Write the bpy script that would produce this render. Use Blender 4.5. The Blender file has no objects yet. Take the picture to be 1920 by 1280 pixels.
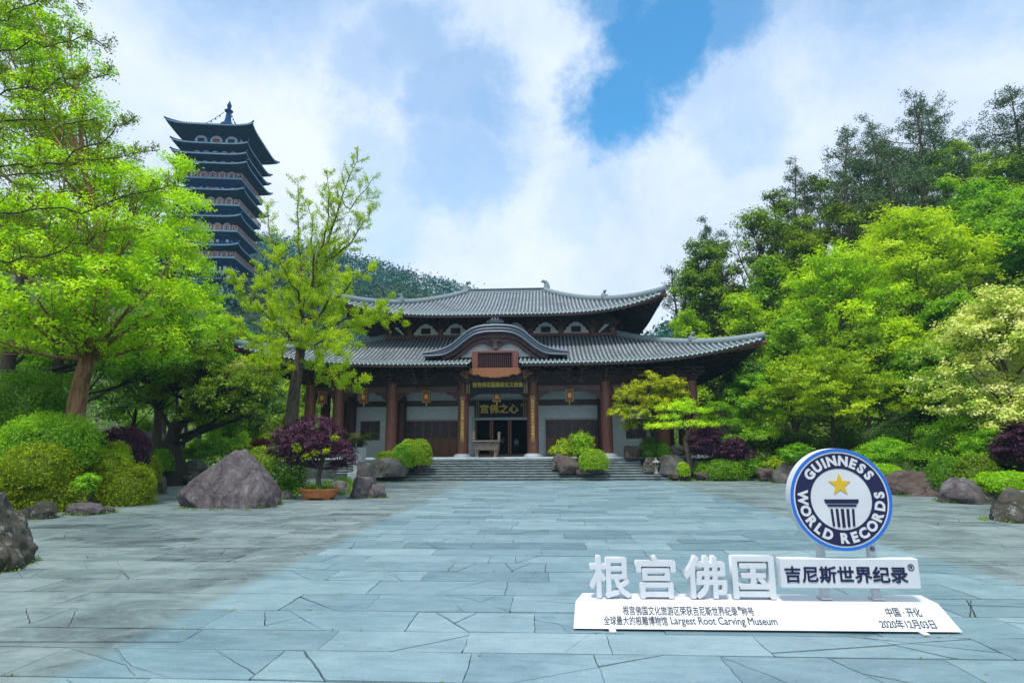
import bpy, bmesh, math, random
import numpy as np
from mathutils import Vector, Matrix, noise

# ------------------------------------------------------------------ camera, world, sun, exposure
scene = bpy.context.scene
COL = scene.collection
F_PX, CAM_H = 1067.0, 2.4
PITCH, YAW, ROLL = math.radians(10.41), math.radians(3.0), math.radians(-0.3)
cam_data = bpy.data.cameras.new("camera")
cam = bpy.data.objects.new("camera", cam_data)
COL.objects.link(cam)
cam_data.sensor_width = 36.0
cam_data.lens = F_PX / 1920.0 * 36.0
cam_data.clip_start, cam_data.clip_end = 0.1, 3000.0
CAM_R = Matrix.Rotation(YAW, 3, 'Z') @ Matrix.Rotation(math.pi / 2 + PITCH, 3, 'X') @ Matrix.Rotation(ROLL, 3, 'Z')
cam.matrix_world = Matrix.Translation((0, 0, CAM_H)) @ CAM_R.to_4x4()
scene.camera = cam

def ray(u, v):
    return CAM_R @ Vector((u - 960.0, 640.0 - v, -F_PX))
def at(u, v, Y):
    d = ray(u, v); return Vector((0, 0, CAM_H)) + d * (Y / d.y)
def gnd(u, v, z=0.0):
    d = ray(u, v); return Vector((0, 0, CAM_H)) + d * ((z - CAM_H) / d.z)
def mpp(Y):                       # metres per photograph pixel at that distance
    return Y / F_PX

SUN_ELEV, SUN_AZ = math.radians(66), math.radians(200)   # azimuth clockwise from +Y: behind the camera, a little left
sun_d = bpy.data.lights.new("sun", 'SUN')
sun_d.energy, sun_d.angle, sun_d.color = 2.4, math.radians(10), (1.0, 0.975, 0.93)
sun = bpy.data.objects.new("sun", sun_d); COL.objects.link(sun)
sdir = Vector((math.sin(SUN_AZ) * math.cos(SUN_ELEV), math.cos(SUN_AZ) * math.cos(SUN_ELEV), math.sin(SUN_ELEV)))
sun.rotation_euler = sdir.to_track_quat('Z', 'Y').to_euler()

world = bpy.data.worlds.new("World"); scene.world = world
world.use_nodes = True
wn, wl = world.node_tree.nodes, world.node_tree.links
for n in list(wn): wn.remove(n)
def wmath(op, a, b=None, clamp=False):
    n = wn.new('ShaderNodeMath'); n.operation = op; n.use_clamp = clamp
    for i, x in enumerate((a, b)):
        if x is None: continue
        if isinstance(x, (int, float)): n.inputs[i].default_value = x
        else: wl.new(x, n.inputs[i])
    return n.outputs[0]
wout = wn.new('ShaderNodeOutputWorld')
sky = wn.new('ShaderNodeTexSky'); sky.sky_type = 'NISHITA'; sky.sun_disc = False
sky.sun_elevation, sky.sun_rotation = SUN_ELEV, SUN_AZ
sky.air_density, sky.dust_density, sky.ozone_density = 1.0, 0.3, 3.0
bg_sky = wn.new('ShaderNodeBackground'); bg_sky.inputs[1].default_value = 0.12
sky_tint = wn.new('ShaderNodeMixRGB'); sky_tint.blend_type = 'MULTIPLY'; sky_tint.inputs[0].default_value = 1.0; sky_tint.inputs[2].default_value = (0.50, 1.20, 1.35, 1)
wl.new(sky.outputs[0], sky_tint.inputs[1]); wl.new(sky_tint.outputs[0], bg_sky.inputs[0])
tc = wn.new('ShaderNodeTexCoord')
def wnoise(scale, detail, rough=0.5, dist=0.0, off=(0, 0, 0), stretch=(1, 1, 1)):
    mp = wn.new('ShaderNodeMapping'); mp.inputs['Location'].default_value = off; mp.inputs['Scale'].default_value = stretch
    wl.new(tc.outputs['Generated'], mp.inputs[0])
    n = wn.new('ShaderNodeTexNoise'); n.inputs['Scale'].default_value = scale; n.inputs['Detail'].default_value = detail
    n.inputs['Roughness'].default_value = rough; n.inputs['Distortion'].default_value = dist
    wl.new(mp.outputs[0], n.inputs['Vector']); return n
warp = wnoise(4.2, 9, 0.66)
wsub = wn.new('ShaderNodeVectorMath'); wsub.operation = 'SUBTRACT'; wsub.inputs[1].default_value = (0.5, 0.5, 0.5)
wl.new(warp.outputs['Color'], wsub.inputs[0])
wsc = wn.new('ShaderNodeVectorMath'); wsc.operation = 'SCALE'; wsc.inputs['Scale'].default_value = 0.30
wl.new(wsub.outputs[0], wsc.inputs[0])
wadd = wn.new('ShaderNodeVectorMath'); wadd.operation = 'ADD'
wl.new(tc.outputs['Generated'], wadd.inputs[0]); wl.new(wsc.outputs[0], wadd.inputs[1])
def gap(u, v, r_px, w):            # an opening in the cloud sheet, as a direction and an angular size
    d = ray(u, v).normalized(); r = r_px / F_PX
    n = wn.new('ShaderNodeVectorMath'); n.operation = 'DISTANCE'; n.inputs[1].default_value = d
    wl.new(wadd.outputs[0], n.inputs[0])
    mr = wn.new('ShaderNodeMapRange'); mr.interpolation_type = 'SMOOTHSTEP'
    mr.inputs['From Min'].default_value = r * 1.2; mr.inputs['From Max'].default_value = r * 0.45
    mr.inputs['To Min'].default_value = 0; mr.inputs['To Max'].default_value = w
    wl.new(n.outputs['Value'], mr.inputs['Value']); return mr.outputs[0]
gaps = [gap(*g) for g in [(1215, 90, 125, 1.0), (1150, 215, 110, 1.0), (1320, 20, 130, .9), (1420, 0, 90, .55), (1180, 0, 110, .9),
                          (790, 70, 120, .52), (880, 170, 110, .56), (720, 130, 100, .42), (860, 320, 120, .48), (720, 310, 100, .34), (1370, 190, 120, .35), (760, 420, 90, .3), (1080, 380, 90, .2),
                          (480, -260, 260, .6), (1700, -330, 300, .7), (2500, 100, 260, .5), (-700, -100, 300, .5)]]
acc = gaps[0]
for g in gaps[1:]: acc = wmath('MAXIMUM', acc, g)
cl1 = wnoise(5.0, 10, 0.66, 0.4, (1.3, 0.4, 2.0))
cl2 = wnoise(2.2, 5, 0.55, 0.2, (4.0, 2.0, 0.3))
cr = wn.new('ShaderNodeValToRGB')
cr.color_ramp.elements[0].position, cr.color_ramp.elements[0].color = 0.36, (0.52, 0.65, 0.87, 1)
cr.color_ramp.elements[1].position, cr.color_ramp.elements[1].color = 0.60, (0.77, 0.84, 0.96, 1)
wl.new(wmath('ADD', wmath('MULTIPLY', cl1.outputs[0], .45), wmath('MULTIPLY', cl2.outputs[0], .55)), cr.inputs[0])
bg_cloud = wn.new('ShaderNodeBackground'); bg_cloud.inputs[1].default_value = 0.76
wl.new(cr.outputs[0], bg_cloud.inputs[0])
wmix = wn.new('ShaderNodeMixShader')
wl.new(wmath('MULTIPLY', acc, 1.0, True), wmix.inputs[0])
wl.new(bg_cloud.outputs[0], wmix.inputs[1]); wl.new(bg_sky.outputs[0], wmix.inputs[2])
wl.new(wmix.outputs[0], wout.inputs[0])

vs = scene.view_settings
vs.view_transform = 'Standard'; vs.look = 'None'; vs.exposure = 0.68; vs.gamma = 1.0; vs.use_curve_mapping = False
scene.render.engine = 'CYCLES'
scene.cycles.max_bounces = 6; scene.cycles.diffuse_bounces = 3; scene.cycles.glossy_bounces = 2
scene.cycles.transmission_bounces = 3; scene.cycles.caustics_reflective = False; scene.cycles.caustics_refractive = False
scene.cycles.sample_clamp_indirect = 4.0
scene.cycles.use_denoising = True; scene.cycles.denoiser = 'OPENIMAGEDENOISE'
scene.cycles.denoising_input_passes = 'RGB_ALBEDO_NORMAL'; scene.cycles.denoising_prefilter = 'NONE'

# ------------------------------------------------------------------ helpers
def tag(o, label=None, cat=None, group=None, kind=None):
    if label: o['label'] = label
    if cat: o['category'] = cat
    if group: o['group'] = group
    if kind: o['kind'] = kind
    return o
def empty(name, loc=(0, 0, 0), rz=0.0):
    o = bpy.data.objects.new(name, None); COL.objects.link(o)
    o.location = loc; o.rotation_euler = (0, 0, rz); o.empty_display_size = 0.3
    return o
def thing(name, label, cat, loc=(0, 0, 0), rz=0.0, group=None):
    return tag(empty(name, loc, rz), label, cat, group)
def copy_tree(o, parent=None):
    c = o.copy(); COL.objects.link(c); c.parent = parent
    for ch in list(o.children): copy_tree(ch, c)
    return c
def np_mesh(name, V, faces, mat, parent=None, smooth=False, tint=None, loc=None, rz=0.0):
    """V (n,3); faces = (m,4) or (m,3) int array; tint = one float per face"""
    V = np.asarray(V, np.float32); Fa = np.asarray(faces, np.int32); k = Fa.shape[1]
    me = bpy.data.meshes.new(name)
    me.vertices.add(len(V)); me.vertices.foreach_set('co', V.ravel())
    me.loops.add(Fa.size); me.loops.foreach_set('vertex_index', Fa.ravel())
    me.polygons.add(len(Fa)); me.polygons.foreach_set('loop_start', np.arange(0, Fa.size, k, dtype=np.int32))
    if smooth: me.polygons.foreach_set('use_smooth', np.ones(len(Fa), bool))
    me.update(calc_edges=True)
    if tint is not None:
        a = me.attributes.new('tint', 'FLOAT', 'FACE'); a.data.foreach_set('value', np.asarray(tint, np.float32))
    if mat: me.materials.append(mat)
    o = bpy.data.objects.new(name, me); COL.objects.link(o)
    if parent: o.parent = parent
    if loc is not None: o.location = loc
    o.rotation_euler = (0, 0, rz)
    return o

class MB:
    """collects shapes, builds ONE mesh object"""
    def __init__(s): s.v, s.f, s.t = [], [], []
    def add(s, V, Fs, t=0.5):
        b = len(s.v); s.v += [tuple(p) for p in V]
        for f in Fs: s.f.append([b + i for i in f]); s.t.append(t)
        return s
    def box(s, x0, x1, y0, y1, z0, z1, t=0.5):
        return s.add([(x0, y0, z0), (x1, y0, z0), (x1, y1, z0), (x0, y1, z0), (x0, y0, z1), (x1, y0, z1), (x1, y1, z1), (x0, y1, z1)],
                     [(0, 3, 2, 1), (4, 5, 6, 7), (0, 1, 5, 4), (1, 2, 6, 5), (2, 3, 7, 6), (3, 0, 4, 7)], t)
    def frustum(s, c, b, tp, z0, z1, t=0.5):      # centre xy, half sizes bottom / top
        x, y = c
        V = [(x - b[0], y - b[1], z0), (x + b[0], y - b[1], z0), (x + b[0], y + b[1], z0), (x - b[0], y + b[1], z0),
             (x - tp[0], y - tp[1], z1), (x + tp[0], y - tp[1], z1), (x + tp[0], y + tp[1], z1), (x - tp[0], y + tp[1], z1)]
        return s.add(V, [(0, 3, 2, 1), (4, 5, 6, 7), (0, 1, 5, 4), (1, 2, 6, 5), (2, 3, 7, 6), (3, 0, 4, 7)], t)
    def tube(s, pts, rad, n=8, cap=True, t=0.5, squash=1.0):
        pts = [Vector(p) for p in pts]; k = len(pts)
        if isinstance(rad, (int, float)): rad = [rad] * k
        V = []; up = Vector((0, 0, 1))
        for i, p in enumerate(pts):
            d = (pts[min(i + 1, k - 1)] - pts[max(i - 1, 0)]).normalized()
            ref = up if abs(d.dot(up)) < 0.95 else Vector((1, 0, 0))
            a = d.cross(ref).normalized(); b = a.cross(d).normalized() * squash
            for j in range(n):
                w = 2 * math.pi * j / n
                V.append(p + (a * math.cos(w) + b * math.sin(w)) * rad[i])
        Fs = [(i * n + j, i * n + (j + 1) % n, (i + 1) * n + (j + 1) % n, (i + 1) * n + j) for i in range(k - 1) for j in range(n)]
        if cap: Fs += [tuple(range(n))[::-1], tuple(range((k - 1) * n, k * n))]
        return s.add(V, Fs, t)
    def lathe(s, prof, c=(0, 0, 0), n=24, t=0.5, sx=1.0, sy=1.0):
        V = [(c[0] + r * sx * math.cos(2 * math.pi * j / n), c[1] + r * sy * math.sin(2 * math.pi * j / n), c[2] + z) for r, z in prof for j in range(n)]
        k = len(prof)
        Fs = [(i * n + j, i * n + (j + 1) % n, (i + 1) * n + (j + 1) % n, (i + 1) * n + j) for i in range(k - 1) for j in range(n)]
        Fs += [tuple(range(n))[::-1], tuple(range((k - 1) * n, k * n))]
        return s.add(V, Fs, t)
    def prism(s, poly, y0, y1, t=0.5):            # polygon in x,z extruded along y
        n = len(poly)
        V = [(x, y0, z) for x, z in poly] + [(x, y1, z) for x, z in poly]
        Fs = [tuple(range(n)), tuple(range(n, 2 * n))[::-1]] + [(i, i + n, (i + 1) % n + n, (i + 1) % n) for i in range(n)]
        return s.add(V, Fs, t)
    def grid(s, P, t=0.5):
        r, c = len(P), len(P[0])
        return s.add([p for row in P for p in row], [(i * c + j, i * c + j + 1, (i + 1) * c + j + 1, (i + 1) * c + j) for i in range(r - 1) for j in range(c - 1)], t)
    def build(s, name, mat, parent=None, smooth=False, loc=None, rz=0.0, bevel=0.0, tint=False, angle=40):
        me = bpy.data.meshes.new(name); me.from_pydata([tuple(p) for p in s.v], [], s.f); me.update()
        if mat: me.materials.append(mat)
        if tint:
            a = me.attributes.new('tint', 'FLOAT', 'FACE'); a.data.foreach_set('value', np.asarray(s.t, np.float32))
        if bevel or smooth:
            bm = bmesh.new(); bm.from_mesh(me)
            bmesh.ops.recalc_face_normals(bm, faces=bm.faces[:])
            if bevel:
                es = [e for e in bm.edges if len(e.link_faces) == 2 and e.calc_face_angle(0) > 0.6]
                bmesh.ops.bevel(bm, geom=es, offset=bevel, segments=1, affect='EDGES', clamp_overlap=True)
            if smooth:
                for f in bm.faces: f.smooth = True
                for e in bm.edges:
                    if len(e.link_faces) == 2 and e.calc_face_angle(0) > math.radians(angle): e.smooth = False
            bm.to_mesh(me); bm.free()
        o = bpy.data.objects.new(name, me); COL.objects.link(o)
        if parent: o.parent = parent
        if loc is not None: o.location = loc
        o.rotation_euler = (0, 0, rz)
        return o

def text_mesh(name, body, mat, size, loc, parent=None, extrude=0.005, bold=0.0, rot=(math.pi / 2, 0, 0), align='CENTER', width=None, height=None, spacing=1.0, fat=0.0):
    cu = bpy.data.curves.new(name, 'FONT'); cu.body = body; cu.size = size; cu.extrude = extrude; cu.offset = bold
    cu.align_x = align; cu.align_y = 'CENTER'; cu.space_character = spacing; cu.resolution_u = 3
    tmp = bpy.data.objects.new(name + '_curve', cu); COL.objects.link(tmp)
    bpy.context.view_layer.update()
    dg = bpy.context.evaluated_depsgraph_get()
    me = bpy.data.meshes.new_from_object(tmp.evaluated_get(dg))
    bpy.data.objects.remove(tmp); bpy.data.curves.remove(cu)
    n = len(me.vertices); co = np.zeros(n * 3, np.float32); me.vertices.foreach_get('co', co); co = co.reshape(-1, 3)
    mn, mx = co.min(0), co.max(0)
    co[:, 0] -= {'CENTER': (mn[0] + mx[0]) / 2, 'LEFT': mn[0], 'RIGHT': mx[0]}[align]
    co[:, 1] -= (mn[1] + mx[1]) / 2
    if width: co[:, 0] *= width / max(1e-6, mx[0] - mn[0])
    if height: co[:, 1] *= height / max(1e-6, mx[1] - mn[1])
    me.vertices.foreach_set('co', co.ravel()); me.update()
    if fat:                                  # heavier strokes: shifted copies, each a hair deeper than the last
        bm = bmesh.new()
        for i in range(9):
            w = 2 * math.pi * i / 8; f = 0 if i == 8 else fat
            c2 = co + np.array([f * math.cos(w), f * math.sin(w), 0]); c2[:, 2] *= 1 + .006 * i; c2[:, 2] += .00015 * i
            me.vertices.foreach_set('co', c2.astype(np.float32).ravel()); bm.from_mesh(me)
        bm.to_mesh(me); bm.free()
    me.materials.clear(); me.materials.append(mat)
    o = bpy.data.objects.new(name, me); COL.objects.link(o)
    o.location = loc; o.rotation_euler = rot
    if parent: o.parent = parent
    return o

# ------------------------------------------------------------------ materials
class NT:
    def __init__(s, name):
        s.m = bpy.data.materials.new(name); s.m.use_nodes = True
        s.n, s.l = s.m.node_tree.nodes, s.m.node_tree.links
        s.b = s.n['Principled BSDF']; s.out = s.n['Material Output']
        s.tc = s.n.new('ShaderNodeTexCoord')
    def set(s, k, v):
        if hasattr(v, 'links'): s.l.new(v, s.b.inputs[k])
        else: s.b.inputs[k].default_value = v
        return s
    def noise(s, scale, detail=4, rough=0.55, dist=0.0, stretch=(1, 1, 1), coord='Object'):
        mp = s.n.new('ShaderNodeMapping'); mp.inputs['Scale'].default_value = stretch
        s.l.new(s.tc.outputs[coord], mp.inputs[0])
        n = s.n.new('ShaderNodeTexNoise'); n.inputs['Scale'].default_value = scale; n.inputs['Detail'].default_value = detail
        n.inputs['Roughness'].default_value = rough; n.inputs['Distortion'].default_value = dist
        s.l.new(mp.outputs[0], n.inputs['Vector']); return n.outputs[0]
    def ramp(s, fac, stops):
        r = s.n.new('ShaderNodeValToRGB'); e = r.color_ramp.elements
        while len(e) < len(stops): e.new(0.5)
        for i, (p, c) in enumerate(stops): e[i].position = p; e[i].color = (*c, 1) if len(c) == 3 else c
        s.l.new(fac, r.inputs[0]); return r.outputs[0]
    def mix(s, fac, a, b, mode='MIX'):
        n = s.n.new('ShaderNodeMixRGB'); n.blend_type = mode
        for i, x in enumerate((fac, a, b)):
            if hasattr(x, 'links'): s.l.new(x, n.inputs[i])
            elif isinstance(x, (int, float)): n.inputs[i].default_value = x if i == 0 else (x, x, x, 1)
            else: n.inputs[i].default_value = (*x, 1)
        return n.outputs[0]
    def math(s, op, a, b=0.0, clamp=False):
        n = s.n.new('ShaderNodeMath'); n.operation = op; n.use_clamp = clamp
        for i, x in enumerate((a, b)):
            if hasattr(x, 'links'): s.l.new(x, n.inputs[i])
            else: n.inputs[i].default_value = x
        return n.outputs[0]
    def attr(s, name):
        n = s.n.new('ShaderNodeAttribute'); n.attribute_name = name; return n.outputs['Fac']
    def sep(s, coord='Object'):
        n = s.n.new('ShaderNodeSeparateXYZ'); s.l.new(s.tc.outputs[coord], n.inputs[0]); return n.outputs
    def bump(s, h, strength=0.3, dist=0.05):
        n = s.n.new('ShaderNodeBump'); n.inputs['Strength'].default_value = strength; n.inputs['Distance'].default_value = dist
        s.l.new(h, n.inputs['Height']); s.l.new(n.outputs[0], s.b.inputs['Normal']); return s

def simple(name, c1, c2=None, scale=6, rough=0.6, stretch=(1, 1, 1), bump=0.0, detail=5, lo=.35, hi=.65, metal=0.0):
    t = NT(name)
    if c2 is None: t.set('Base Color', (*c1, 1))
    else:
        n = t.noise(scale, detail, 0.6, 0.0, stretch)
        t.set('Base Color', t.ramp(n, [(lo, c1), (hi, c2)]))
        if bump: t.bump(n, bump, 0.03)
    t.set('Roughness', rough); t.set('Metallic', metal)
    return t.m

def leaf_mat(name, cols, trans=0.35, tcol=None, gloss=0.015):
    """per-leaf colour from the 'tint' attribute, thin translucent leaf"""
    t = NT(name); n, l = t.n, t.l
    r = t.ramp(t.attr('tint'), [(i / (len(cols) - 1), c) for i, c in enumerate(cols)])
    oi = n.new('ShaderNodeObjectInfo'); hs = n.new('ShaderNodeHueSaturation')
    l.new(r, hs.inputs['Color'])
    l.new(t.math('ADD', t.math('MULTIPLY', oi.outputs['Random'], 0.016), 0.495), hs.inputs['Hue'])
    l.new(t.math('ADD', t.math('MULTIPLY', oi.outputs['Random'], 0.25), 0.88), hs.inputs['Value'])
    d = n.new('ShaderNodeBsdfDiffuse'); l.new(hs.outputs[0], d.inputs[0])
    tr = n.new('ShaderNodeBsdfTranslucent')
    l.new(t.mix(1.0, hs.outputs[0], tcol or (1.25, 1.15, 0.6), 'MULTIPLY'), tr.inputs[0])
    mx = n.new('ShaderNodeMixShader'); mx.inputs[0].default_value = trans
    l.new(d.outputs[0], mx.inputs[1]); l.new(tr.outputs[0], mx.inputs[2])
    g = n.new('ShaderNodeBsdfGlossy'); g.inputs['Roughness'].default_value = 0.45; g.inputs[0].default_value = (1, 1, 1, 1)
    m2 = n.new('ShaderNodeMixShader'); m2.inputs[0].default_value = gloss
    l.new(mx.outputs[0], m2.inputs[1]); l.new(g.outputs[0], m2.inputs[2]); l.new(m2.outputs[0], t.out.inputs[0])
    return t.m

M = {}
M['wood'] = simple('dark_red_wood', (0.050, 0.016, 0.013), (0.105, 0.034, 0.026), 5, 0.5, (4, 4, .35), 0.1)
M['wood_beam'] = simple('brown_beam_wood', (0.085, 0.040, 0.038), (0.15, 0.072, 0.066), 5, 0.5, (.3, 4, 4), 0.1)
M['column'] = simple('column_wood', (0.13, 0.044, 0.030), (0.32, 0.12, 0.082), 4, 0.42, (5, 5, .3), 0.12)
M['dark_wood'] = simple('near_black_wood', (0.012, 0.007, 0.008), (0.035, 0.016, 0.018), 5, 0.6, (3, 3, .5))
M['bracket'] = simple('bracket_wood', (0.045, 0.018, 0.018), (0.10, 0.042, 0.040), 3, 0.55)
M['orange_wood'] = simple('orange_carved_wood', (0.19, 0.065, 0.022), (0.36, 0.14, 0.052), 7, 0.5, (1, 3, 3), 0.3)
M['red_wood'] = simple('red_frame_wood', (0.12, 0.038, 0.027), (0.20, 0.068, 0.048), 5, 0.5, (4, 4, .4), 0.1)
M['door_wood'] = simple('door_wood', (0.15, 0.055, 0.020), (0.29, 0.115, 0.042), 5, 0.5, (5, 5, .4), 0.1)
M['gold'] = simple('gilt', (0.80, 0.50, 0.06), (0.95, 0.68, 0.16), 30, 0.45)
M['plaque'] = simple('black_lacquer', (0.006, 0.007, 0.011), (0.012, 0.013, 0.020), 8, 0.7)
M['white_plaster'] = simple('white_plaster', (0.62, 0.66, 0.68), (0.78, 0.80, 0.80), 3, 0.8)
M['granite'] = simple('granite', (0.42, 0.47, 0.50), (0.58, 0.63, 0.66), 40, 0.7)
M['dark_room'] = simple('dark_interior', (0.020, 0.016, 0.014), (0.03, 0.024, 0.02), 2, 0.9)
M['red_lantern'] = simple('red_lantern_paper', (0.24, 0.020, 0.014), (0.42, 0.050, 0.026), 14, 0.5)
t = NT('roof_tile')
nn = t.noise(2.2, 6, .65); n2 = t.noise(26, 3, .6)
c = t.mix(t.ramp(n2, [(.35, (0, 0, 0)), (.7, (1, 1, 1))]), t.ramp(nn, [(.3, (0.09, 0.115, 0.13)), (.5, (0.19, 0.225, 0.245)), (.7, (0.36, 0.40, 0.42))]), (0.30, 0.345, 0.365))
c = t.mix(t.ramp(t.noise(.5, 8, .72, .6), [(.46, (0, 0, 0)), (.66, (.75, .75, .75))]), c, (0.085, 0.10, 0.10))
c = t.mix(t.ramp(t.attr('tint'), [(.7, (0, 0, 0)), (.8, (1, 1, 1))]), c, t.ramp(n2, [(.3, (0.36, 0.49, 0.50)), (.7, (0.56, 0.67, 0.67))]))
t.set('Base Color', c).set('Roughness', 0.55); M['tile'] = t.m
M['tile_valley'] = simple('roof_valley_tile', (0.030, 0.038, 0.045), (0.07, 0.085, 0.095), 6, 0.7)
M['tile_end'] = simple('eave_tile_end', (0.42, 0.58, 0.58), (0.62, 0.74, 0.74), 12, 0.5)
M['ridge'] = simple('ridge_tile', (0.12, 0.17, 0.19), (0.25, 0.31, 0.33), 9, 0.6, (1, 1, 3), .2)
M['arch_tile'] = simple('slate_blue_arch_tile', (0.060, 0.085, 0.125), (0.13, 0.165, 0.225), 8, 0.38, (3, 1, 3), 0.3)
t = NT('grey_brick')
br = t.n.new('ShaderNodeTexBrick'); mp = t.n.new('ShaderNodeMapping'); mp.inputs['Rotation'].default_value = (math.pi / 2, 0, 0)
t.l.new(t.tc.outputs['Object'], mp.inputs[0]); t.l.new(mp.outputs[0], br.inputs['Vector'])
br.inputs['Scale'].default_value = 1.0; br.inputs['Brick Width'].default_value = 0.42; br.inputs['Row Height'].default_value = 0.12; br.inputs['Mortar Size'].default_value = 0.012
br.inputs['Color1'].default_value = (0.58, 0.65, 0.69, 1); br.inputs['Color2'].default_value = (0.72, 0.78, 0.81, 1); br.inputs['Mortar'].default_value = (0.74, 0.78, 0.80, 1)
t.set('Base Color', br.outputs[0]).set('Roughness', 0.8); M['brick'] = t.m
M['stone_step'] = simple('dark_step_stone', (0.030, 0.042, 0.042), (0.10, 0.13, 0.13), 2.2, 0.6, (1, 3, 3), 0.2, 7, .38, .66)  # step bodies and platform, darker than the tread slabs
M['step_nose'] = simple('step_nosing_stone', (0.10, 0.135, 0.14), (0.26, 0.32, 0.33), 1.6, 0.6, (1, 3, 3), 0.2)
M['terrace'] = simple('terrace_stone', (0.34, 0.42, 0.44), (0.50, 0.58, 0.60), 2, 0.6, (1, 3, 1))
M['bronze_stone'] = simple('carved_stone', (0.085, 0.062, 0.050), (0.25, 0.20, 0.16), 11, 0.75, (1, 1, 1), 0.8, 6)
M['sign_white'] = simple('painted_white_board', (0.64, 0.665, 0.70), (0.71, 0.73, 0.76), 2.2, 0.5, (1, 1, 1), 0, 8)
M['sign_navy'] = simple('navy_print', (0.008, 0.010, 0.060))
M['sign_blue'] = simple('blue_print', (0.020, 0.16, 0.62))
M['sign_gold'] = simple('gold_print', (0.72, 0.46, 0.02))
M['sign_dark'] = simple('dark_grey_print', (0.030, 0.040, 0.060))
M['terracotta'] = simple('terracotta', (0.42, 0.14, 0.035), (0.56, 0.21, 0.06), 6, 0.55)
M['soil'] = simple('garden_soil', (0.05, 0.042, 0.025), (0.10, 0.10, 0.035), 4, 0.95, (1, 1, 1), .4)
M['bark'] = simple('grey_brown_bark', (0.045, 0.035, 0.024), (0.12, 0.095, 0.065), 5, 0.9, (3, 3, .8), 0.6)
M['bark_dark'] = simple('dark_bark', (0.018, 0.015, 0.011), (0.05, 0.042, 0.03), 5, 0.9, (3, 3, .8), 0.6)
M['bark_orange'] = simple('orange_brown_bark', (0.13, 0.065, 0.030), (0.36, 0.20, 0.095), 2.6, 0.85, (2, 2, .7), 0.8, 8)
M['bark_pine'] = simple('pine_bark', (0.07, 0.040, 0.030), (0.16, 0.09, 0.065), 4, 0.9, (3, 3, .8))
def rock_mat(name, a, b, c, lichen=(0.42, 0.42, 0.38), lich=.62, streak=(1, 1, 1)):
    t = NT(name)
    big = t.noise(1.1, 9, .70, .9, streak); fine = t.noise(7, 9, .75, .3)
    col = t.mix(t.ramp(fine, [(.3, (0, 0, 0)), (.75, (.8, .8, .8))]), t.ramp(big, [(.3, a), (.52, b), (.72, c)]), b)
    l2 = t.noise(3.4, 8, .75, .2)
    col = t.mix(t.ramp(l2, [(lich, (0, 0, 0)), (lich + .07, (.7, .7, .7))]), col, lichen)
    t.set('Base Color', col).set('Roughness', 0.75)
    l3 = t.noise(1.7, 9, .72, .5)
    col = t.mix(t.ramp(l3, [(.56, (0, 0, 0)), (.68, (.55, .55, .55))]), col, (0.060, 0.075, 0.022))
    vn = t.n.new('ShaderNodeTexVoronoi'); vn.feature = 'DISTANCE_TO_EDGE'; vn.inputs['Scale'].default_value = .5; mpv = t.n.new('ShaderNodeMapping'); mpv.inputs['Scale'].default_value = (1, 1, .6)
    wv = t.n.new('ShaderNodeVectorMath'); wv.operation = 'ADD'; nv = t.n.new('ShaderNodeTexNoise'); nv.inputs['Scale'].default_value = 2.0; nv.inputs['Detail'].default_value = 6
    t.l.new(t.tc.outputs['Object'], nv.inputs['Vector']); t.l.new(t.tc.outputs['Object'], wv.inputs[0]); t.l.new(nv.outputs['Color'], wv.inputs[1]); t.l.new(wv.outputs[0], mpv.inputs[0]); t.l.new(mpv.outputs[0], vn.inputs['Vector'])
    crk = t.ramp(vn.outputs[0], [(0.0, (0, 0, 0)), (.035, (1, 1, 1))])
    t.set('Base Color', t.mix(t.math('MULTIPLY', t.math('SUBTRACT', 1.0, crk), .55), col, tuple(x * .5 for x in a)))
    t.bump(t.math('ADD', t.math('ADD', fine, t.math('MULTIPLY', big, 2.6)), t.math('MULTIPLY', crk, .35)), 1.0, 0.10); return t.m
M['rock_purple'] = rock_mat('purple_grey_rock', (0.050, 0.038, 0.043), (0.155, 0.13, 0.138), (0.30, 0.275, 0.285), (0.40, 0.385, 0.40), .58, (2.2, 2.2, .7))
M['rock_grey'] = rock_mat('grey_rock', (0.04, 0.038, 0.030), (0.14, 0.135, 0.118), (0.30, 0.295, 0.275))
M['rock_dark'] = rock_mat('dark_lichen_rock', (0.026, 0.024, 0.016), (0.085, 0.078, 0.052), (0.19, 0.18, 0.15), (0.46, 0.48, 0.47), .55)
M['rock_brown'] = rock_mat('brown_rock', (0.040, 0.026, 0.022), (0.12, 0.085, 0.072), (0.25, 0.20, 0.175), (0.42, 0.40, 0.37), .66)
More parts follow.
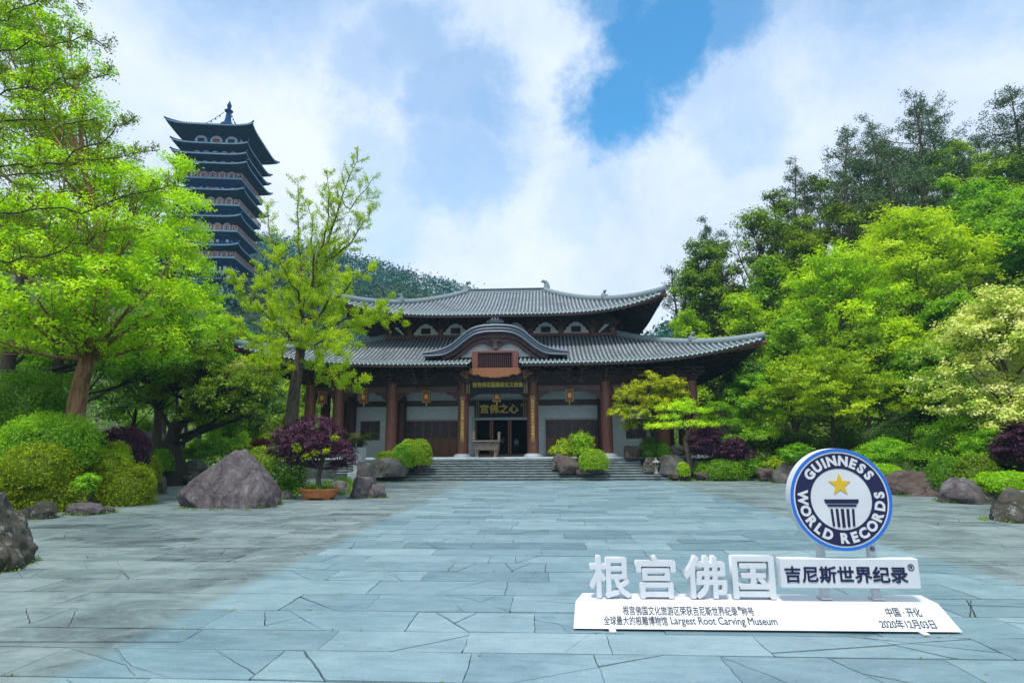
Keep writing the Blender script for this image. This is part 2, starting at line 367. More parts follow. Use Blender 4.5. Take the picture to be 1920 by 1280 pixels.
# ------------------------------------------------------------------ the ground
rng = random.Random(7)
NR = np.random.default_rng(11)
def lerp_tab(tab, y):
    return np.interp(y, [a for a, b in tab], [b for a, b in tab])
XL_TAB = [(0, -9.0), (11, -11.2), (20, -18.2), (29, -20.4), (36, -24), (43, -26), (70, -27), (90, -30)]
XR_TAB = [(0, 11.5), (19, 15.2), (24.7, 18.2), (28, 18.4), (38, 17.2), (45, 15.8), (70, 17), (90, 15)]
def sm(a, b, x):
    q = np.clip((x - a) / (b - a), 0, 1); return q * q * (3 - 2 * q)
_rg = [at(u, v, 265.0) for u, v in ((100, 520), (300, 480), (400, 462), (490, 466), (560, 476), (640, 494), (720, 516), (790, 534), (870, 552), (960, 600), (1100, 650), (1300, 690), (1900, 700))]
RIDGE_X, RIDGE_Z = [p.x for p in _rg], [p.z - 5 for p in _rg]
def terrain(X, Y):
    X = np.asarray(X, float); Y = np.asarray(Y, float)
    dl = np.maximum(lerp_tab(XL_TAB, Y) - X, 0); dr = np.maximum(X - lerp_tab(XR_TAB, Y), 0)
    z = -0.12 + np.minimum(dl, 3) * 0.16 + np.minimum(dr, 3) * 0.14
    z = z + 0.06 * np.maximum(dl - 3, 0) + 0.36 * np.maximum(dl - 16, 0)
    r = np.maximum(dr - 5, 0); z = z + 34 * (1 - np.exp(-r / 48.0)) + 0.1 * r
    back = np.maximum(Y - 72, 0); fr = sm(-34, 24, X)
    z = z + np.minimum(back * 0.42, 15) * fr * sm(8, 40, X + back * .4) * 0.9 + np.minimum(back * 0.2, 9) * (1 - fr)
    far = np.interp(X / np.maximum(Y, 1) * 265, RIDGE_X, RIDGE_Z)
    z = np.where(Y > 100, np.maximum(z, 0) * sm(330, 180, Y), z)
    z = z + sm(95, 150, Y) * np.maximum(far - np.maximum(z, 0), 0) * np.exp(-((Y - 265) / 95.0) ** 2)
    z = z + 7 * np.exp(-((X + 82) / 30.0) ** 2 - ((Y - 133) / 30.0) ** 2)
    w = sm(0, 6, dl) + sm(0, 6, dr)
    z = z + w * (0.5 * np.sin(X * .31 + Y * .17) * np.sin(Y * .23 - X * .11))
    return z
def tz(x, y): return float(terrain(x, y))
gx = np.sinh(np.linspace(-4.0, 4.0, 260)) / np.sinh(4.0) * 430 - 2
gy = np.concatenate([np.linspace(-60, 120, 130), 120 + np.linspace(0.02, 1, 90) ** 1.6 * 300])
GX, GY = np.meshgrid(gx, gy)
TV = np.stack([GX, GY, terrain(GX, GY)], -1).reshape(-1, 3)
r_, c_ = GX.shape; ii = (np.arange(r_ - 1)[:, None] * c_ + np.arange(c_ - 1)[None, :]).ravel()
t = NT('hill_ground')
t.set('Base Color', t.ramp(t.noise(.5, 8, .65), [(.3, (0.018, 0.030, 0.008)), (.5, (0.035, 0.060, 0.012)), (.7, (0.075, 0.070, 0.030))])).set('Roughness', .95)
M['hill'] = t.m
tag(np_mesh('ground', TV, np.stack([ii, ii + 1, ii + c_ + 1, ii + c_], 1), M['hill'], smooth=True), kind='structure')

# ------------------------------------------------------------------ the plaza: rows of cracked slabs over a mossy bed
t = NT('slab_stone')
tint = t.attr('tint')
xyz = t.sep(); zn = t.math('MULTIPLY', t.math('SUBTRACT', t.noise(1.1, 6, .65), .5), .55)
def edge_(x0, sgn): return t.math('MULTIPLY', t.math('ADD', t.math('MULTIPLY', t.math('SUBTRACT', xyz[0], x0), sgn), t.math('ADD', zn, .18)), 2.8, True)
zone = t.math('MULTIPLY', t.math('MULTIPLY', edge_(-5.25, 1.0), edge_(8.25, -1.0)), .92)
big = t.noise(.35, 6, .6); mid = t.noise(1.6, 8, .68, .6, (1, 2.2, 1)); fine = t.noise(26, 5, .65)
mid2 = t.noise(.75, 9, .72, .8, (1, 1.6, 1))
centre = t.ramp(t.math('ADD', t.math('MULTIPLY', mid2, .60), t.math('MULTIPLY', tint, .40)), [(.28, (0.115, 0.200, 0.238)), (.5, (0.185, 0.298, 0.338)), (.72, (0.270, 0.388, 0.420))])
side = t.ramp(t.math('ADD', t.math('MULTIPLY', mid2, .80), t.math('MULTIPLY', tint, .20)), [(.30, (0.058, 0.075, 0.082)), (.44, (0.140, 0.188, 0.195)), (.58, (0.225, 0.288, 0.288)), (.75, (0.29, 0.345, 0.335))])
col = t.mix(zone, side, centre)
col = t.mix(t.math('MULTIPLY', t.ramp(t.noise(.8, 7, .7, .5), [(.56, (0, 0, 0)), (.74, (1, 1, 1))]), .42), col, (0.17, 0.20, 0.19))
col = t.mix(t.ramp(fine, [(.52, (0, 0, 0)), (.75, (.5, .5, .5))]), col, (0.12, 0.15, 0.155))
grit = t.noise(95, 3, .7)
col = t.mix(t.ramp(grit, [(.62, (0, 0, 0)), (.72, (.6, .6, .6))]), col, (0.07, 0.085, 0.085))
st = t.noise(3.0, 8, .72, .4, (.45, 2.4, 1)); fl = t.noise(6.5, 6, .7, 1.0)
col = t.mix(.55, col, t.ramp(st, [(.3, (.62, .64, .66)), (.5, (1, 1, 1)), (.7, (1.18, 1.16, 1.14))]), 'MULTIPLY')
col = t.mix(t.ramp(fl, [(.57, (0, 0, 0)), (.64, (.28, .28, .28))]), col, (0.33, 0.38, 0.37))
t.set('Base Color', col)
t.set('Roughness', t.ramp(mid, [(.3, (.34, .34, .34)), (.7, (.56, .56, .56))]))
t.bump(t.math('ADD', fine, t.math('MULTIPLY', mid, 2.5)), .25, .02)
M['slab'] = t.m
t = NT('mossy_joint')
t.set('Base Color', t.ramp(t.noise(2.5, 6, .7), [(.40, (0.010, 0.012, 0.010)), (.52, (0.026, 0.032, 0.012)), (.62, (0.12, 0.15, 0.02))])).set('Roughness', .95)
M['joint'] = t.m
joint = MB()
jy = list(range(-6, 46, 2))
joint.grid([[(float(lerp_tab(XL_TAB, y)) - .6, y, -.035) for y in jy], [(float(lerp_tab(XR_TAB, y)) + .6, y, -.035) for y in jy]])
tag(joint.build('joint_bed', M['joint']), kind='structure')
def clip(poly, p, n):               # keep the side where (q-p).n >= 0
    out = []
    for i in range(len(poly)):
        a, b = poly[i], poly[(i + 1) % len(poly)]
        da = (a[0] - p[0]) * n[0] + (a[1] - p[1]) * n[1]; db = (b[0] - p[0]) * n[0] + (b[1] - p[1]) * n[1]
        if da >= 0: out.append(a)
        if da * db < 0:
            q = da / (da - db); out.append((a[0] + (b[0] - a[0]) * q, a[1] + (b[1] - a[1]) * q))
    return out
def area(p): return .5 * sum(p[i][0] * p[(i + 1) % len(p)][1] - p[(i + 1) % len(p)][0] * p[i][1] for i in range(len(p)))
def wig(x, y, s=1.0): # the same wobble for both lips of a crack
    return (noise.noise((x * 3.1 * s, y * 3.1 * s, 1.7)) * .022 + noise.noise((x * 13 * s, y * 13 * s, 5.1)) * .011)
slab = MB(); slab_zone = []; joints_at = []
def lay(poly, zone, tint, near, g):
    if len(poly) < 3 or area(poly) < .006: return
    cx = sum(p[0] for p in poly) / len(poly); cy = sum(p[1] for p in poly) / len(poly)
    if not (lerp_tab(XL_TAB, cy) - .5 < cx < lerp_tab(XR_TAB, cy) + .5): return
    n = len(poly); pts = []
    ins = []
    for i in range(n):             # inset by half the joint
        a, b, c = poly[i - 1], poly[i], poly[(i + 1) % n]
        e1 = Vector((b[0] - a[0], b[1] - a[1])); e2 = Vector((c[0] - b[0], c[1] - b[1]))
        if e1.length < 1e-5 or e2.length < 1e-5: continue
        n1 = Vector((-e1.y, e1.x)).normalized(); n2 = Vector((-e2.y, e2.x)).normalized()
        k = 1 + n1.dot(n2)
        o = (n1 + n2) / max(k, .35)
        ins.append((b[0] + o.x * g[i % len(g)] * .8, b[1] + o.y * (g[i % len(g)] * 1.7 + .0035)))
    if len(ins) < 3 or area(ins) < .004: return
    step = .11 if near else 1.2
    for i in range(len(ins)):
        a, b = ins[i], ins[(i + 1) % len(ins)]
        L = math.hypot(b[0] - a[0], b[1] - a[1]); k = max(1, int(L / step))
        diag = abs(b[1] - a[1]) > .12 * L
        for j in range(k):
            q = j / k; x, y = a[0] + (b[0] - a[0]) * q, a[1] + (b[1] - a[1]) * q
            if near:
                w = wig(x, y) * (1.0 if diag else .28)
                x += w if diag else w * .2; y += w * (.3 if diag else 1)
            pts.append((x, y))
    tx, ty = rng.gauss(0, .0022), rng.gauss(0, .0022); h = rng.gauss(0, .002)
    top = [(x, y, h + (x - cx) * tx + (y - cy) * ty) for x, y in pts]
    m = len(top)
    slab.add(top + [(x, y, z - .05) for x, y, z in top], [tuple(range(m))] + [(i, i + m, (i + 1) % m + m, (i + 1) % m) for i in range(m)], tint)
    slab_zone.extend([zone] * (m + 1))
PX0, PX1 = -5.25, 8.25
y = 1.5
while y < 43.6:
    dy = rng.uniform(.62, .98); near = y < 24; joints_at.append(y)
    j1, j2 = PX0 + rng.uniform(-.06, .06), PX1 + rng.uniform(-.06, .06)
    for zone, xa, xb, lo, hi in ((1, -29 - rng.uniform(0, 1.5), 20, 1.2, 3.0),):
        x = xa
        while x < xb - .05:
            w = rng.uniform(lo, hi)
            if xb - (x + w) < .7: w = xb - x
            sk = rng.gauss(0, .10)
            poly = [(x, y), (x + w, y), (x + w + sk * .0, y + dy), (x, y + dy)]
            tint = min(1, max(0, rng.gauss(.5, .24))); edge = min(abs(x + w / 2 - PX0), abs(x + w / 2 - PX1))
            zv = rng.uniform(.82, 1.0) if zone else (rng.uniform(.04, .26) if edge < 1.6 else rng.uniform(0, .12))
            if zone and edge < 2.0: zv = rng.uniform(.7, 1.0)
            pieces = [poly]
            ncr = 0 if rng.random() < .30 else rng.choice((1, 2, 2, 3, 4))
            if y > 30: ncr = min(ncr, 1)
            for _ in range(ncr):
                if not pieces: break
                px_, py_ = x + rng.uniform(.12, .88) * w, y + rng.uniform(.2, .8) * dy
                an = rng.choice((rng.uniform(-.55, .55), rng.uniform(.5, 1.25), rng.uniform(-1.3, -.5)))
                if rng.random() < .2: an = rng.uniform(1.2, 1.9)
                nv = (math.cos(an), math.sin(an)); new = []
                kk = rng.randrange(len(pieces))
                for i_, p in enumerate(pieces):
                    if i_ == kk or rng.random() < .4: new += [clip(p, (px_, py_), nv), clip(p, (px_, py_), (-nv[0], -nv[1]))]
                    else: new.append(p)
                pieces = [p for p in new if len(p) >= 3 and area(p) > .008]
            gw = rng.choice((.004, .006, .008, .012))
            for p in pieces:
                lay(p, zv, min(1, max(0, tint + rng.gauss(0, .04))), near, [gw * rng.choice((.35, .6, 1.0)) + rng.uniform(0, .003) for _ in range(4)])
            x += w
    y += dy
plaza = slab.build('plaza', M['slab'], tint=True)
tag(plaza, kind='structure')
# ------------------------------------------------------------------ roofs shared by the hall and the pagoda
class HipRoof:
    def __init__(s, W, De, w, Dt, z0, z1, lift, ext, curve=1.35, p=4.0, q=5.0):
        s.__dict__.update(W=W, De=De, w=w, Dt=Dt, z0=z0, z1=z1, lift=lift, ext=ext, curve=curve, p=p, q=q)
    def pt(s, side, a, tt, dz=0.0):
        """side f/b/l/r; a = coordinate along that side's eave (metres from its middle)"""
        if side in 'fb': A, a1, D, d1 = s.W, s.w, s.De, s.Dt
        else: A, a1, D, d1 = s.De, s.Dt, s.W, s.w
        At = A - (A - a1) * tt; u = min(1.0, abs(a) / max(At, 1e-4)); dep = D - (D - d1) * tt
        e = s.ext * u ** s.q * (1 - tt) ** 2; sg = 1 if a >= 0 else -1
        z = s.z0 + (s.z1 - s.z0) * tt ** s.curve + s.lift * u ** s.p * (1 - tt) ** 2 + dz
        x, y = a + sg * e, dep + e
        return {'f': (x, -y, z), 'b': (-x, y, z), 'r': (y, x, z), 'l': (-y, -x, z)}[side]
    def surface(s, side, dz=0.0, na=40, nt=10, cut=None, t0=0.0, t1=1.0, mb=None):
        mb = mb or MB()
        A, a1 = (s.W, s.w) if side in 'fb' else (s.De, s.Dt)
        us = [-1 + 2 * i / na for i in range(na + 1)]
        if cut: us = sorted(set(us + [-cut[0] / A, cut[0] / A]))
        ts = [t0 + (t1 - t0) * j / nt for j in range(nt + 1)]
        def rowpt(u, tt):
            At = A - (A - a1) * tt
            a = u * At
            if cut and abs(abs(u) * A - cut[0]) < 1e-6: a = math.copysign(cut[0], u)
            return s.pt(side, a, tt, dz)
        V = [rowpt(u, tt) for tt in ts for u in us]; n = len(us); Fs = []
        for j in range(nt):
            for i in range(n - 1):
                if cut and abs((us[i] + us[i + 1]) / 2) * A < cut[0] and ts[j] < cut[1]: continue
                Fs.append((j * n + i, j * n + i + 1, (j + 1) * n + i + 1, (j + 1) * n + i))
        return mb.add(V, Fs)
    def ribs(s, side, mb, ends, spacing, rad, nt=9, cut=None, n=6, end_r=1.15):
        A, a1 = (s.W, s.w) if side in 'fb' else (s.De, s.Dt)
        k = int(A / spacing)
        for i in range(-k, k + 1):
            a = i * spacing
            th = 1.0 if abs(a) <= a1 else (A - abs(a)) / (A - a1)
            ta = cut[1] if cut and abs(a) < cut[0] else 0.0
            if th - ta < .04: continue
            pts = [s.pt(side, a, ta + (th - ta) * j / nt, rad * .25) for j in range(nt + 1)]
            mb.tube(pts, rad, n)
            if ta == 0.0 and ends is not None:
                p0, p1 = Vector(pts[0]), Vector(pts[1]); d = (p0 - p1).normalized()
                ends.tube([p0 + d * .002, p0 + d * .07], rad * end_r, 8)
    def eave_line(s, side, dz, n=40):
        A = s.W if side in 'fb' else s.De
        return [s.pt(side, A * (-1 + 2 * i / n), 0.0, dz) for i in range(n + 1)]
    def hip(s, sx, sy, dz=0.0, n=14, over=0.0):
        out = []
        for i in range(n + 1):
            tt = i / n
            x, y, z = s.pt('f', s.W - (s.W - s.w) * tt, tt, dz)
            out.append(Vector((x * sx, y * -sy, z)))
        if over: out.insert(0, out[0] + (out[0] - out[1]).normalized() * over + Vector((0, 0, over * .45)))
        return out

# ------------------------------------------------------------------ the museum hall
HX, HY, FL = -3.65, 47.0, 1.55
hall = thing('museum_hall', 'wide two-tier Chinese timber hall with grey tiled hip roofs behind the stone steps', 'temple hall', (HX, HY, 0))
def hb(name, mb, mat, parent=None, **k): return mb.build(name, M[mat] if isinstance(mat, str) else mat, parent or hall, **k)
COLS = [-15.8, -13.4, -8.86, -2.87, 2.87, 8.86, 13.4, 15.8]
m = MB(); m.box(-18.2, 18.2, -2.5, 24, -.3, FL - .14); hb('platform', m, 'stone_step')
m = MB(); m.box(-18.3, 18.3, -2.58, 24, FL - .139, FL); hb('platform_paving', m, 'terrace', bevel=.02)
# columns, front row and the row in front of the brick wall
for k, x in enumerate(COLS):
    for y, z1, r, mt in ((0, 7.55, .46, 'column'), (3.45, 8.0, .42, 'wood')):
        if y and abs(x) in (2.87, 15.8): continue
        m = MB(); m.lathe([(r * .98, FL + .26), (r, FL + .5), (r * 1.0, FL + 3), (r * .92, z1)], (x, y, 0), 20)
        c = hb('column', m, mt, smooth=True)
        m = MB(); m.lathe([(r * 1.75, FL - .02), (r * 1.78, FL + .07), (r * 1.6, FL + .12), (r * 1.5, FL + .2), (r * 1.12, FL + .27)], (x, y, 0), 24); hb('column_base', m, 'granite', c, smooth=True)
for x in (-15.8, 15.8):
    for y in (3.45, 9, 15):
        m = MB(); m.lathe([(.42, FL), (.42, 8)], (x, y, 0), 16); hb('column', m, 'wood', smooth=True)
# beams of the porch
for i in range(len(COLS) - 1):
    a, b = COLS[i] + .4, COLS[i + 1] - .4
    m = MB(); m.box(a, b, -.2, .2, 6.83, 7.38); hb('beam', m, 'wood_beam', bevel=.09)
    for s, x in ((1, a), (-1, b)):           # carved corner braces under the beam
        m = MB(); L = min(1.1, (b - a) * .3)
        m.prism([(x, 6.82), (x + s * L, 6.82), (x + s * L * .8, 6.62), (x + s * L * .5, 6.56), (x + s * L * .3, 6.32), (x + s * .12, 6.2), (x, 5.95)][::s], -.07, .07)
        hb('beam_brace', m, 'wood')
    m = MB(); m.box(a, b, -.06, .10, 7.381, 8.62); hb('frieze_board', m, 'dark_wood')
for i, x in enumerate(COLS[1:-1]):               # tie beams from front columns back to the wall columns
    m = MB(); m.box(x - .16, x + .16, .4, 3.1, 6.3, 6.75); hb('tie_beam', m, 'wood')
def dougong(mb, x, y, z, s=1.0, tiers=3, out=1):
    mb.frustum((x, y), (.20 * s, .20 * s), (.32 * s, .32 * s), z, z + .22 * s); zz = z + .22 * s
    for k in range(tiers):
        L = (.50 + .30 * k) * s
        mb.box(x - L, x + L, y - .09 * s, y + .09 * s, zz, zz + .15 * s)
        mb.box(x - .09 * s, x + .09 * s, y - (.38 + .36 * k) * s * out, y + .3 * s, zz + .002, zz + .148 * s)
        for q in (-1, 0, 1):
            mb.frustum((x + q * (L - .12 * s), y), (.09 * s, .10 * s), (.14 * s, .14 * s), zz + .151 * s, zz + .25 * s)
        mb.frustum((x, y - (.30 + .36 * k) * s), (.09 * s, .09 * s), (.14 * s, .14 * s), zz + .151 * s, zz + .25 * s)
        mb.box(x - L * .7, x + L * .7, y - (.36 + .36 * k) * s, y - (.22 + .36 * k) * s, zz + .251 * s, zz + .36 * s)
        zz += .26 * s
mids = [(COLS[i] + COLS[i + 1]) / 2 for i in range(1, 6) if i != 3]
for x in COLS + mids + [COLS[2] + 2, COLS[5] - 2]:
    m = MB(); dougong(m, x, -.12, 7.5, 1.0); hb('bracket_set', m, 'bracket')
# brick wall with its openings
W_ = 4.0                                           # wall plane
m = MB()
m.box(-13.2, -12.75, W_, W_ + .4, FL, 5.94); m.box(-12.75, -10.93, W_, W_ + .4, FL, 2.98); m.box(-12.75, -10.93, W_, W_ + .4, 4.70, 5.94); m.box(-10.93, -8.75, W_, W_ + .4, FL, 5.94)
m.box(13.2, 12.75, W_, W_ + .4, FL, 5.94); m.box(10.93, 12.75, W_, W_ + .4, FL, 2.98); m.box(10.93, 12.75, W_, W_ + .4, 4.70, 5.94); m.box(8.75, 10.93, W_, W_ + .4, FL, 5.94)
for s in (-1, 1):
    m.box(min(s * 8.75, s * 3.75), max(s * 8.75, s * 3.75), W_, W_ + .4, 4.85, 5.94)
    m.box(min(s * 2.65, s * 3.75), max(s * 2.65, s * 3.75), W_, W_ + .4, FL, 5.94)
m.box(-2.65, 2.65, W_, W_ + .4, 4.98, 5.94)
m.box(-13.2, 13.2, W_, W_ + .4, 6.45, 8.6)
m.box(-13.2, -12.8, W_ + .4, 19, FL, 8.6); m.box(12.8, 13.2, W_ + .4, 19, FL, 8.6)
hb('wall', m, 'brick')
m = MB(); m.box(-13.3, 13.3, W_ - .08, W_ + .3, 5.945, 6.445); hb('wall_beam', m, 'wood_beam', bevel=.03)
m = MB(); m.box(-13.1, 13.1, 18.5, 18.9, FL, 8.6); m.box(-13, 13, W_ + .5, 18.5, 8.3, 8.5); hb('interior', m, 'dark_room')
# granite surrounds
for s in (-1, 1):
    m = MB(); x0, x1 = sorted((s * 3.75, s * 8.75))
    m.box(x0, x0 + .16, W_ - .05, W_ + .3, FL, 4.69); m.box(x1 - .16, x1, W_ - .05, W_ + .3, FL, 4.69); m.box(x0, x1, W_ - .05, W_ + .3, 4.691, 4.85)
    hb('door_surround', m, 'granite')
m = MB(); m.box(-2.65, -2.4, W_ - .06, W_ + .45, FL, 4.70); m.box(2.4, 2.65, W_ - .06, W_ + .45, FL, 4.70); m.box(-2.65, 2.65, W_ - .06, W_ + .45, 4.701, 4.98); hb('door_surround', m, 'granite')
# lattice doors
t = NT('door_lattice')
v = t.n.new('ShaderNodeTexVoronoi'); v.feature = 'DISTANCE_TO_EDGE'; v.inputs['Scale'].default_value = 7.5; t.l.new(t.tc.outputs['Object'], v.inputs['Vector'])
t.set('Base Color', t.ramp(v.outputs[0], [(.03, (0.13, 0.125, 0.135)), (.09, (0.022, 0.014, 0.012))])).set('Roughness', .5); M['lattice'] = t.m
def door_leaf(x0, x1, z0, z1, y):
    m = MB(); f = .075
    m.box(x0, x0 + f, y, y + .09, z0, z1); m.box(x1 - f, x1, y, y + .09, z0, z1)
    for z in (z0, z0 + (z1 - z0) * .36, z0 + (z1 - z0) * .46, z1 - f * 1.4): m.box(x0 + f, x1 - f, y + .003, y + .087, z, z + f * 1.4)
    m.box(x0 + f, x1 - f, y + .03, y + .07, z0 + .10, z0 + (z1 - z0) * .36)
    m.box(x0 + f, x1 - f, y + .03, y + .07, z0 + (z1 - z0) * .36 + .105, z0 + (z1 - z0) * .46)
    m.box(x0 + f + .1, x1 - f - .1, y + .015, y + .03, z0 + .2, z0 + (z1 - z0) * .36 - .08)
    d = hb('door_leaf', m, 'door_wood', bevel=.008)
    m = MB(); m.box(x0 + f, x1 - f, y + .04, y + .06, z0 + (z1 - z0) * .46 + .105, z1 - f * 1.4); hb('lattice', m, 'lattice', d)
for s in (-1, 1):
    x0, x1 = sorted((s * 3.92, s * 8.58))
    for i in range(6): door_leaf(x0 + (x1 - x0) * i / 6 + .006, x0 + (x1 - x0) * (i + 1) / 6 - .006, FL + .05, 4.68, W_ + .06)
    m = MB(); m.box(x0, x1, W_ + .02, W_ + .2, FL, FL + .05); hb('door_sill', m, 'door_wood')
for x in (-2.32, -1.0, -.82, .62, .80, 2.32):           # half open door leaves seen edge-on
    m = MB(); m.box(x - .06, x + .06, W_ + .05, W_ + .95, FL, 4.68); hb('open_door_leaf', m, 'orange_wood', bevel=.01)
m = MB(); m.box(-2.38, 2.38, W_ + .1, W_ + .3, FL, FL + .14); hb('door_sill', m, 'orange_wood')
for s in (-1, 1):                                          # end bay windows
    x0, x1 = sorted((s * 12.75, s * 10.93))
    m = MB(); m.box(x0, x0 + .1, W_ + .04, W_ + .16, 2.98, 4.7); m.box(x1 - .1, x1, W_ + .04, W_ + .16, 2.98, 4.7)
    m.box(x0 + .1, x1 - .1, W_ + .045, W_ + .155, 2.98, 3.08); m.box(x0 + .1, x1 - .1, W_ + .045, W_ + .155, 4.6, 4.7); m.box((x0 + x1) / 2 - .05, (x0 + x1) / 2 + .05, W_ + .045, W_ + .155, 3.08, 4.6)
    w = hb('window', m, 'door_wood')
    m = MB(); m.box(x0 + .1, x1 - .1, W_ + .1, W_ + .12, 3.08, 4.6); hb('lattice', m, 'lattice', w)

# lower roof
YC = 11.0                                                   # the roofs' middle line, local y
R1 = HipRoof(19.6, YC + 3.6, 10.3, YC - 3.0, 8.78, 12.02, 1.55, .75, 1.25, 4.5, 6)
GAP = (1.85, .62)
def roof_parts(R, gap=None, spacing=.335, rad=.092, soff=.32, sides='frlb'):
    off = (0, YC, 0)
    ms, mr, me_, mu, mf = MB(), MB(), MB(), MB(), MB()
    for sd in sides:
        c = gap if sd == 'f' else None
        R.surface(sd, 0, 56, 10, c, mb=ms)
        R.ribs(sd, mr, me_ if sd != 'b' else None, spacing, rad, 9, c)
        R.surface(sd, -soff, 56, 6, c, 0, .62, mb=mu)
        a, b = R.eave_line(sd, -.02, 56), R.eave_line(sd, -soff, 56)
        for i in range(56):
            if c and abs((a[i][0] + a[i + 1][0]) / 2) < c[0]: continue
            mf.add([a[i], a[i + 1], b[i + 1], b[i]], [(0, 1, 2, 3)])
    r = hb('roof', ms, 'tile_valley', loc=off, smooth=True)
    mr.add(me_.v, me_.f, 1.0)
    hb('eave_board', mf, 'dark_wood', loc=off)
    md = mr
    for sd in sides:                                        # drip tiles: a pale scalloped line under the rib ends
        if sd == 'b': continue
        A = R.W if sd in 'fb' else R.De; n = int(A / spacing)
        for i in range(-n, n):
            a0, a1 = (i + .12) * spacing, (i + .88) * spacing
            if gap and sd == 'f' and abs(a0 + a1) / 2 < gap[0]: continue
            p0, p1 = Vector(R.pt(sd, a0, 0, -.02)), Vector(R.pt(sd, a1, 0, -.02)); q = (p0 + p1) / 2
            o = Vector({'f': (0, -.03, 0), 'r': (.03, 0, 0), 'l': (-.03, 0, 0), 'b': (0, .03, 0)}[sd])
            md.add([p0 + o, q + o + Vector((0, 0, -.15)), p1 + o, q + o * 0 + Vector((0, 0, .02))], [(0, 1, 2), (0, 2, 3), (0, 3, 1), (1, 3, 2)], 1.0)
    hb('rib_tiles', mr, 'tile', r, smooth=True, angle=60, tint=True)
    # rafters under the eave
    mra = mu
    for sd in sides:
        if sd == 'b': continue
        A = R.W if sd in 'fb' else R.De; n = int(A / .5)
        for i in range(-n, n + 1):
            if gap and sd == 'f' and abs(i * .5) < gap[0]: continue
            ta = .30 if abs(i * .5) < A * .8 else .12
            mra.tube([R.pt(sd, i * .5, .012, -soff - .07), R.pt(sd, i * .5, ta, -soff - .06)], .075, 6)
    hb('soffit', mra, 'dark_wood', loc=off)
    for sx, sy in ((1, 1), (-1, 1), (1, -1), (-1, -1)):
        h = R.hip(sx, sy, .16, 16); L = len(h)
        m = MB(); m.tube(h, [.17] + [.21] * (L - 1), 8, squash=1.5)
        hp = hb('hip_ridge', m, 'ridge', loc=off, smooth=True, angle=60)
        m = MB(); k = int(L * .42); p = h[k]; d = (h[k - 1] - h[k + 1]).normalized()
        m.tube([p + Vector((0, 0, .1)), p + Vector((0, 0, .45)), p + d * .12 + Vector((0, 0, .72)), p + d * .36 + Vector((0, 0, .82))], [.26, .24, .18, .06], 7); m.tube([p + d * .1 + Vector((0, 0, .3)), p + d * .5 + Vector((0, 0, .34))], [.2, .1], 6)
        hb('ridge_beast', m, 'ridge', hp, smooth=True)
        m = MB(); hh = R.hip(sx, sy, -.42, 10); m.tube(hh[:6], [.12, .2, .24, .24, .24, .24], 4, squash=1.4); hb('hip_rafter', m, 'red_wood', loc=off)
roof_parts(R1, GAP)
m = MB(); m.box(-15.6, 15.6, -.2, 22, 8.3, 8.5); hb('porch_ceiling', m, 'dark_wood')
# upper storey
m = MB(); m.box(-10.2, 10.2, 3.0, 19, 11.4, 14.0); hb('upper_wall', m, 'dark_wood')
m = MB(); m.box(-10.35, 10.35, 2.72, 3.0, 11.98, 12.24); hb('sill_beam', m, 'red_wood', bevel=.03)
for sx in (-10.22, 10.0):
    m = MB(); m.box(sx, sx + .22, 3.0, 19, 11.98, 12.24); hb('sill_beam', m, 'red_wood')
def ogee(x, w, z0, z1):
    h = z1 - z0
    half = [(1.0, 0), (.98, .22), (.80, .34), (.74, .52), (.58, .62), (.50, .82), (.30, .88), (.16, 1.0)]
    return [(x + w * a, z0 + h * b) for a, b in half] + [(x - w * a, z0 + h * b) for a, b in half[::-1]]
for x in (-6.75, -4.05, -1.35, 1.35, 4.05, 6.75):
    m = MB(); m.prism(ogee(x, 1.12, 12.24, 13.28), 2.9, 3.0); p = hb('plaster_panel', m, 'white_plaster')
    m = MB(); m.box(x - .43, x + .43, 2.87, 2.95, 12.36, 12.88); w = hb('window', m, 'plaque', p)
    m = MB()
    for k in range(5): m.box(x - .36 + k * .18 - .02, x - .36 + k * .18 + .02, 2.845, 2.869, 12.36, 12.88)
    hb('window_bars', m, 'wood', w)
for s in (-1, 1):
    o = ogee(0, 1.0, 12.24, 13.15); o = [(x, z) for x, z in o if x * s <= 0.17]
    m = MB(); m.prism([(s * 9.75 + x, z) for x, z in o], 2.9, 3.0); hb('plaster_panel', m, 'white_plaster')
for x in (-8.2, -5.4, -2.7, 0, 2.7, 5.4, 8.2, -10.0, 10.0):
    m = MB(); dougong(m, x, 2.86, 12.68, .68, 3); hb('bracket_set', m, 'bracket')
    m = MB(); m.frustum((x, 2.86), (.14, .1), (.24, .14), 12.25, 12.68); hb('bracket_base', m, 'red_wood')
for s in (-1, 1):
    for y in (6, 9, 12, 15):
        m = MB(); b = MB(); dougong(b, 0, 0, 0, .95, 3)
        m.add([(s * (10.3 - v[1]), y + v[0] * s, 12.5 + v[2]) for v in b.v], b.f); hb('bracket_set', m, 'bracket')
R2 = HipRoof(13.35, YC + .4, 4.0, .02, 13.42, 18.35, 1.55, .62, 1.32, 4.5, 6)
roof_parts(R2)
m = MB(); m.box(-4.2, 4.2, YC - .2, YC + .2, 18.2, 18.62); m.box(-4.3, 4.3, YC - .27, YC + .27, 18.621, 18.74); rd = hb('main_ridge', m, 'ridge', bevel=.05)
for s in (-1, 1):
    m = MB(); P = [(s * 4.25, YC, 18.3), (s * 4.3, YC, 18.75), (s * 4.3, YC, 19.15), (s * 4.15, YC, 19.42), (s * 3.88, YC, 19.5), (s * 3.72, YC, 19.36)]
    m.tube(P, [.42, .34, .26, .22, .16, .05], 8, squash=1.0); m.tube([(s * 4.2, YC, 18.9), (s * 4.62, YC, 18.95)], [.2, .08], 6)
    hb('ridge_ornament', m, 'ridge', smooth=True)

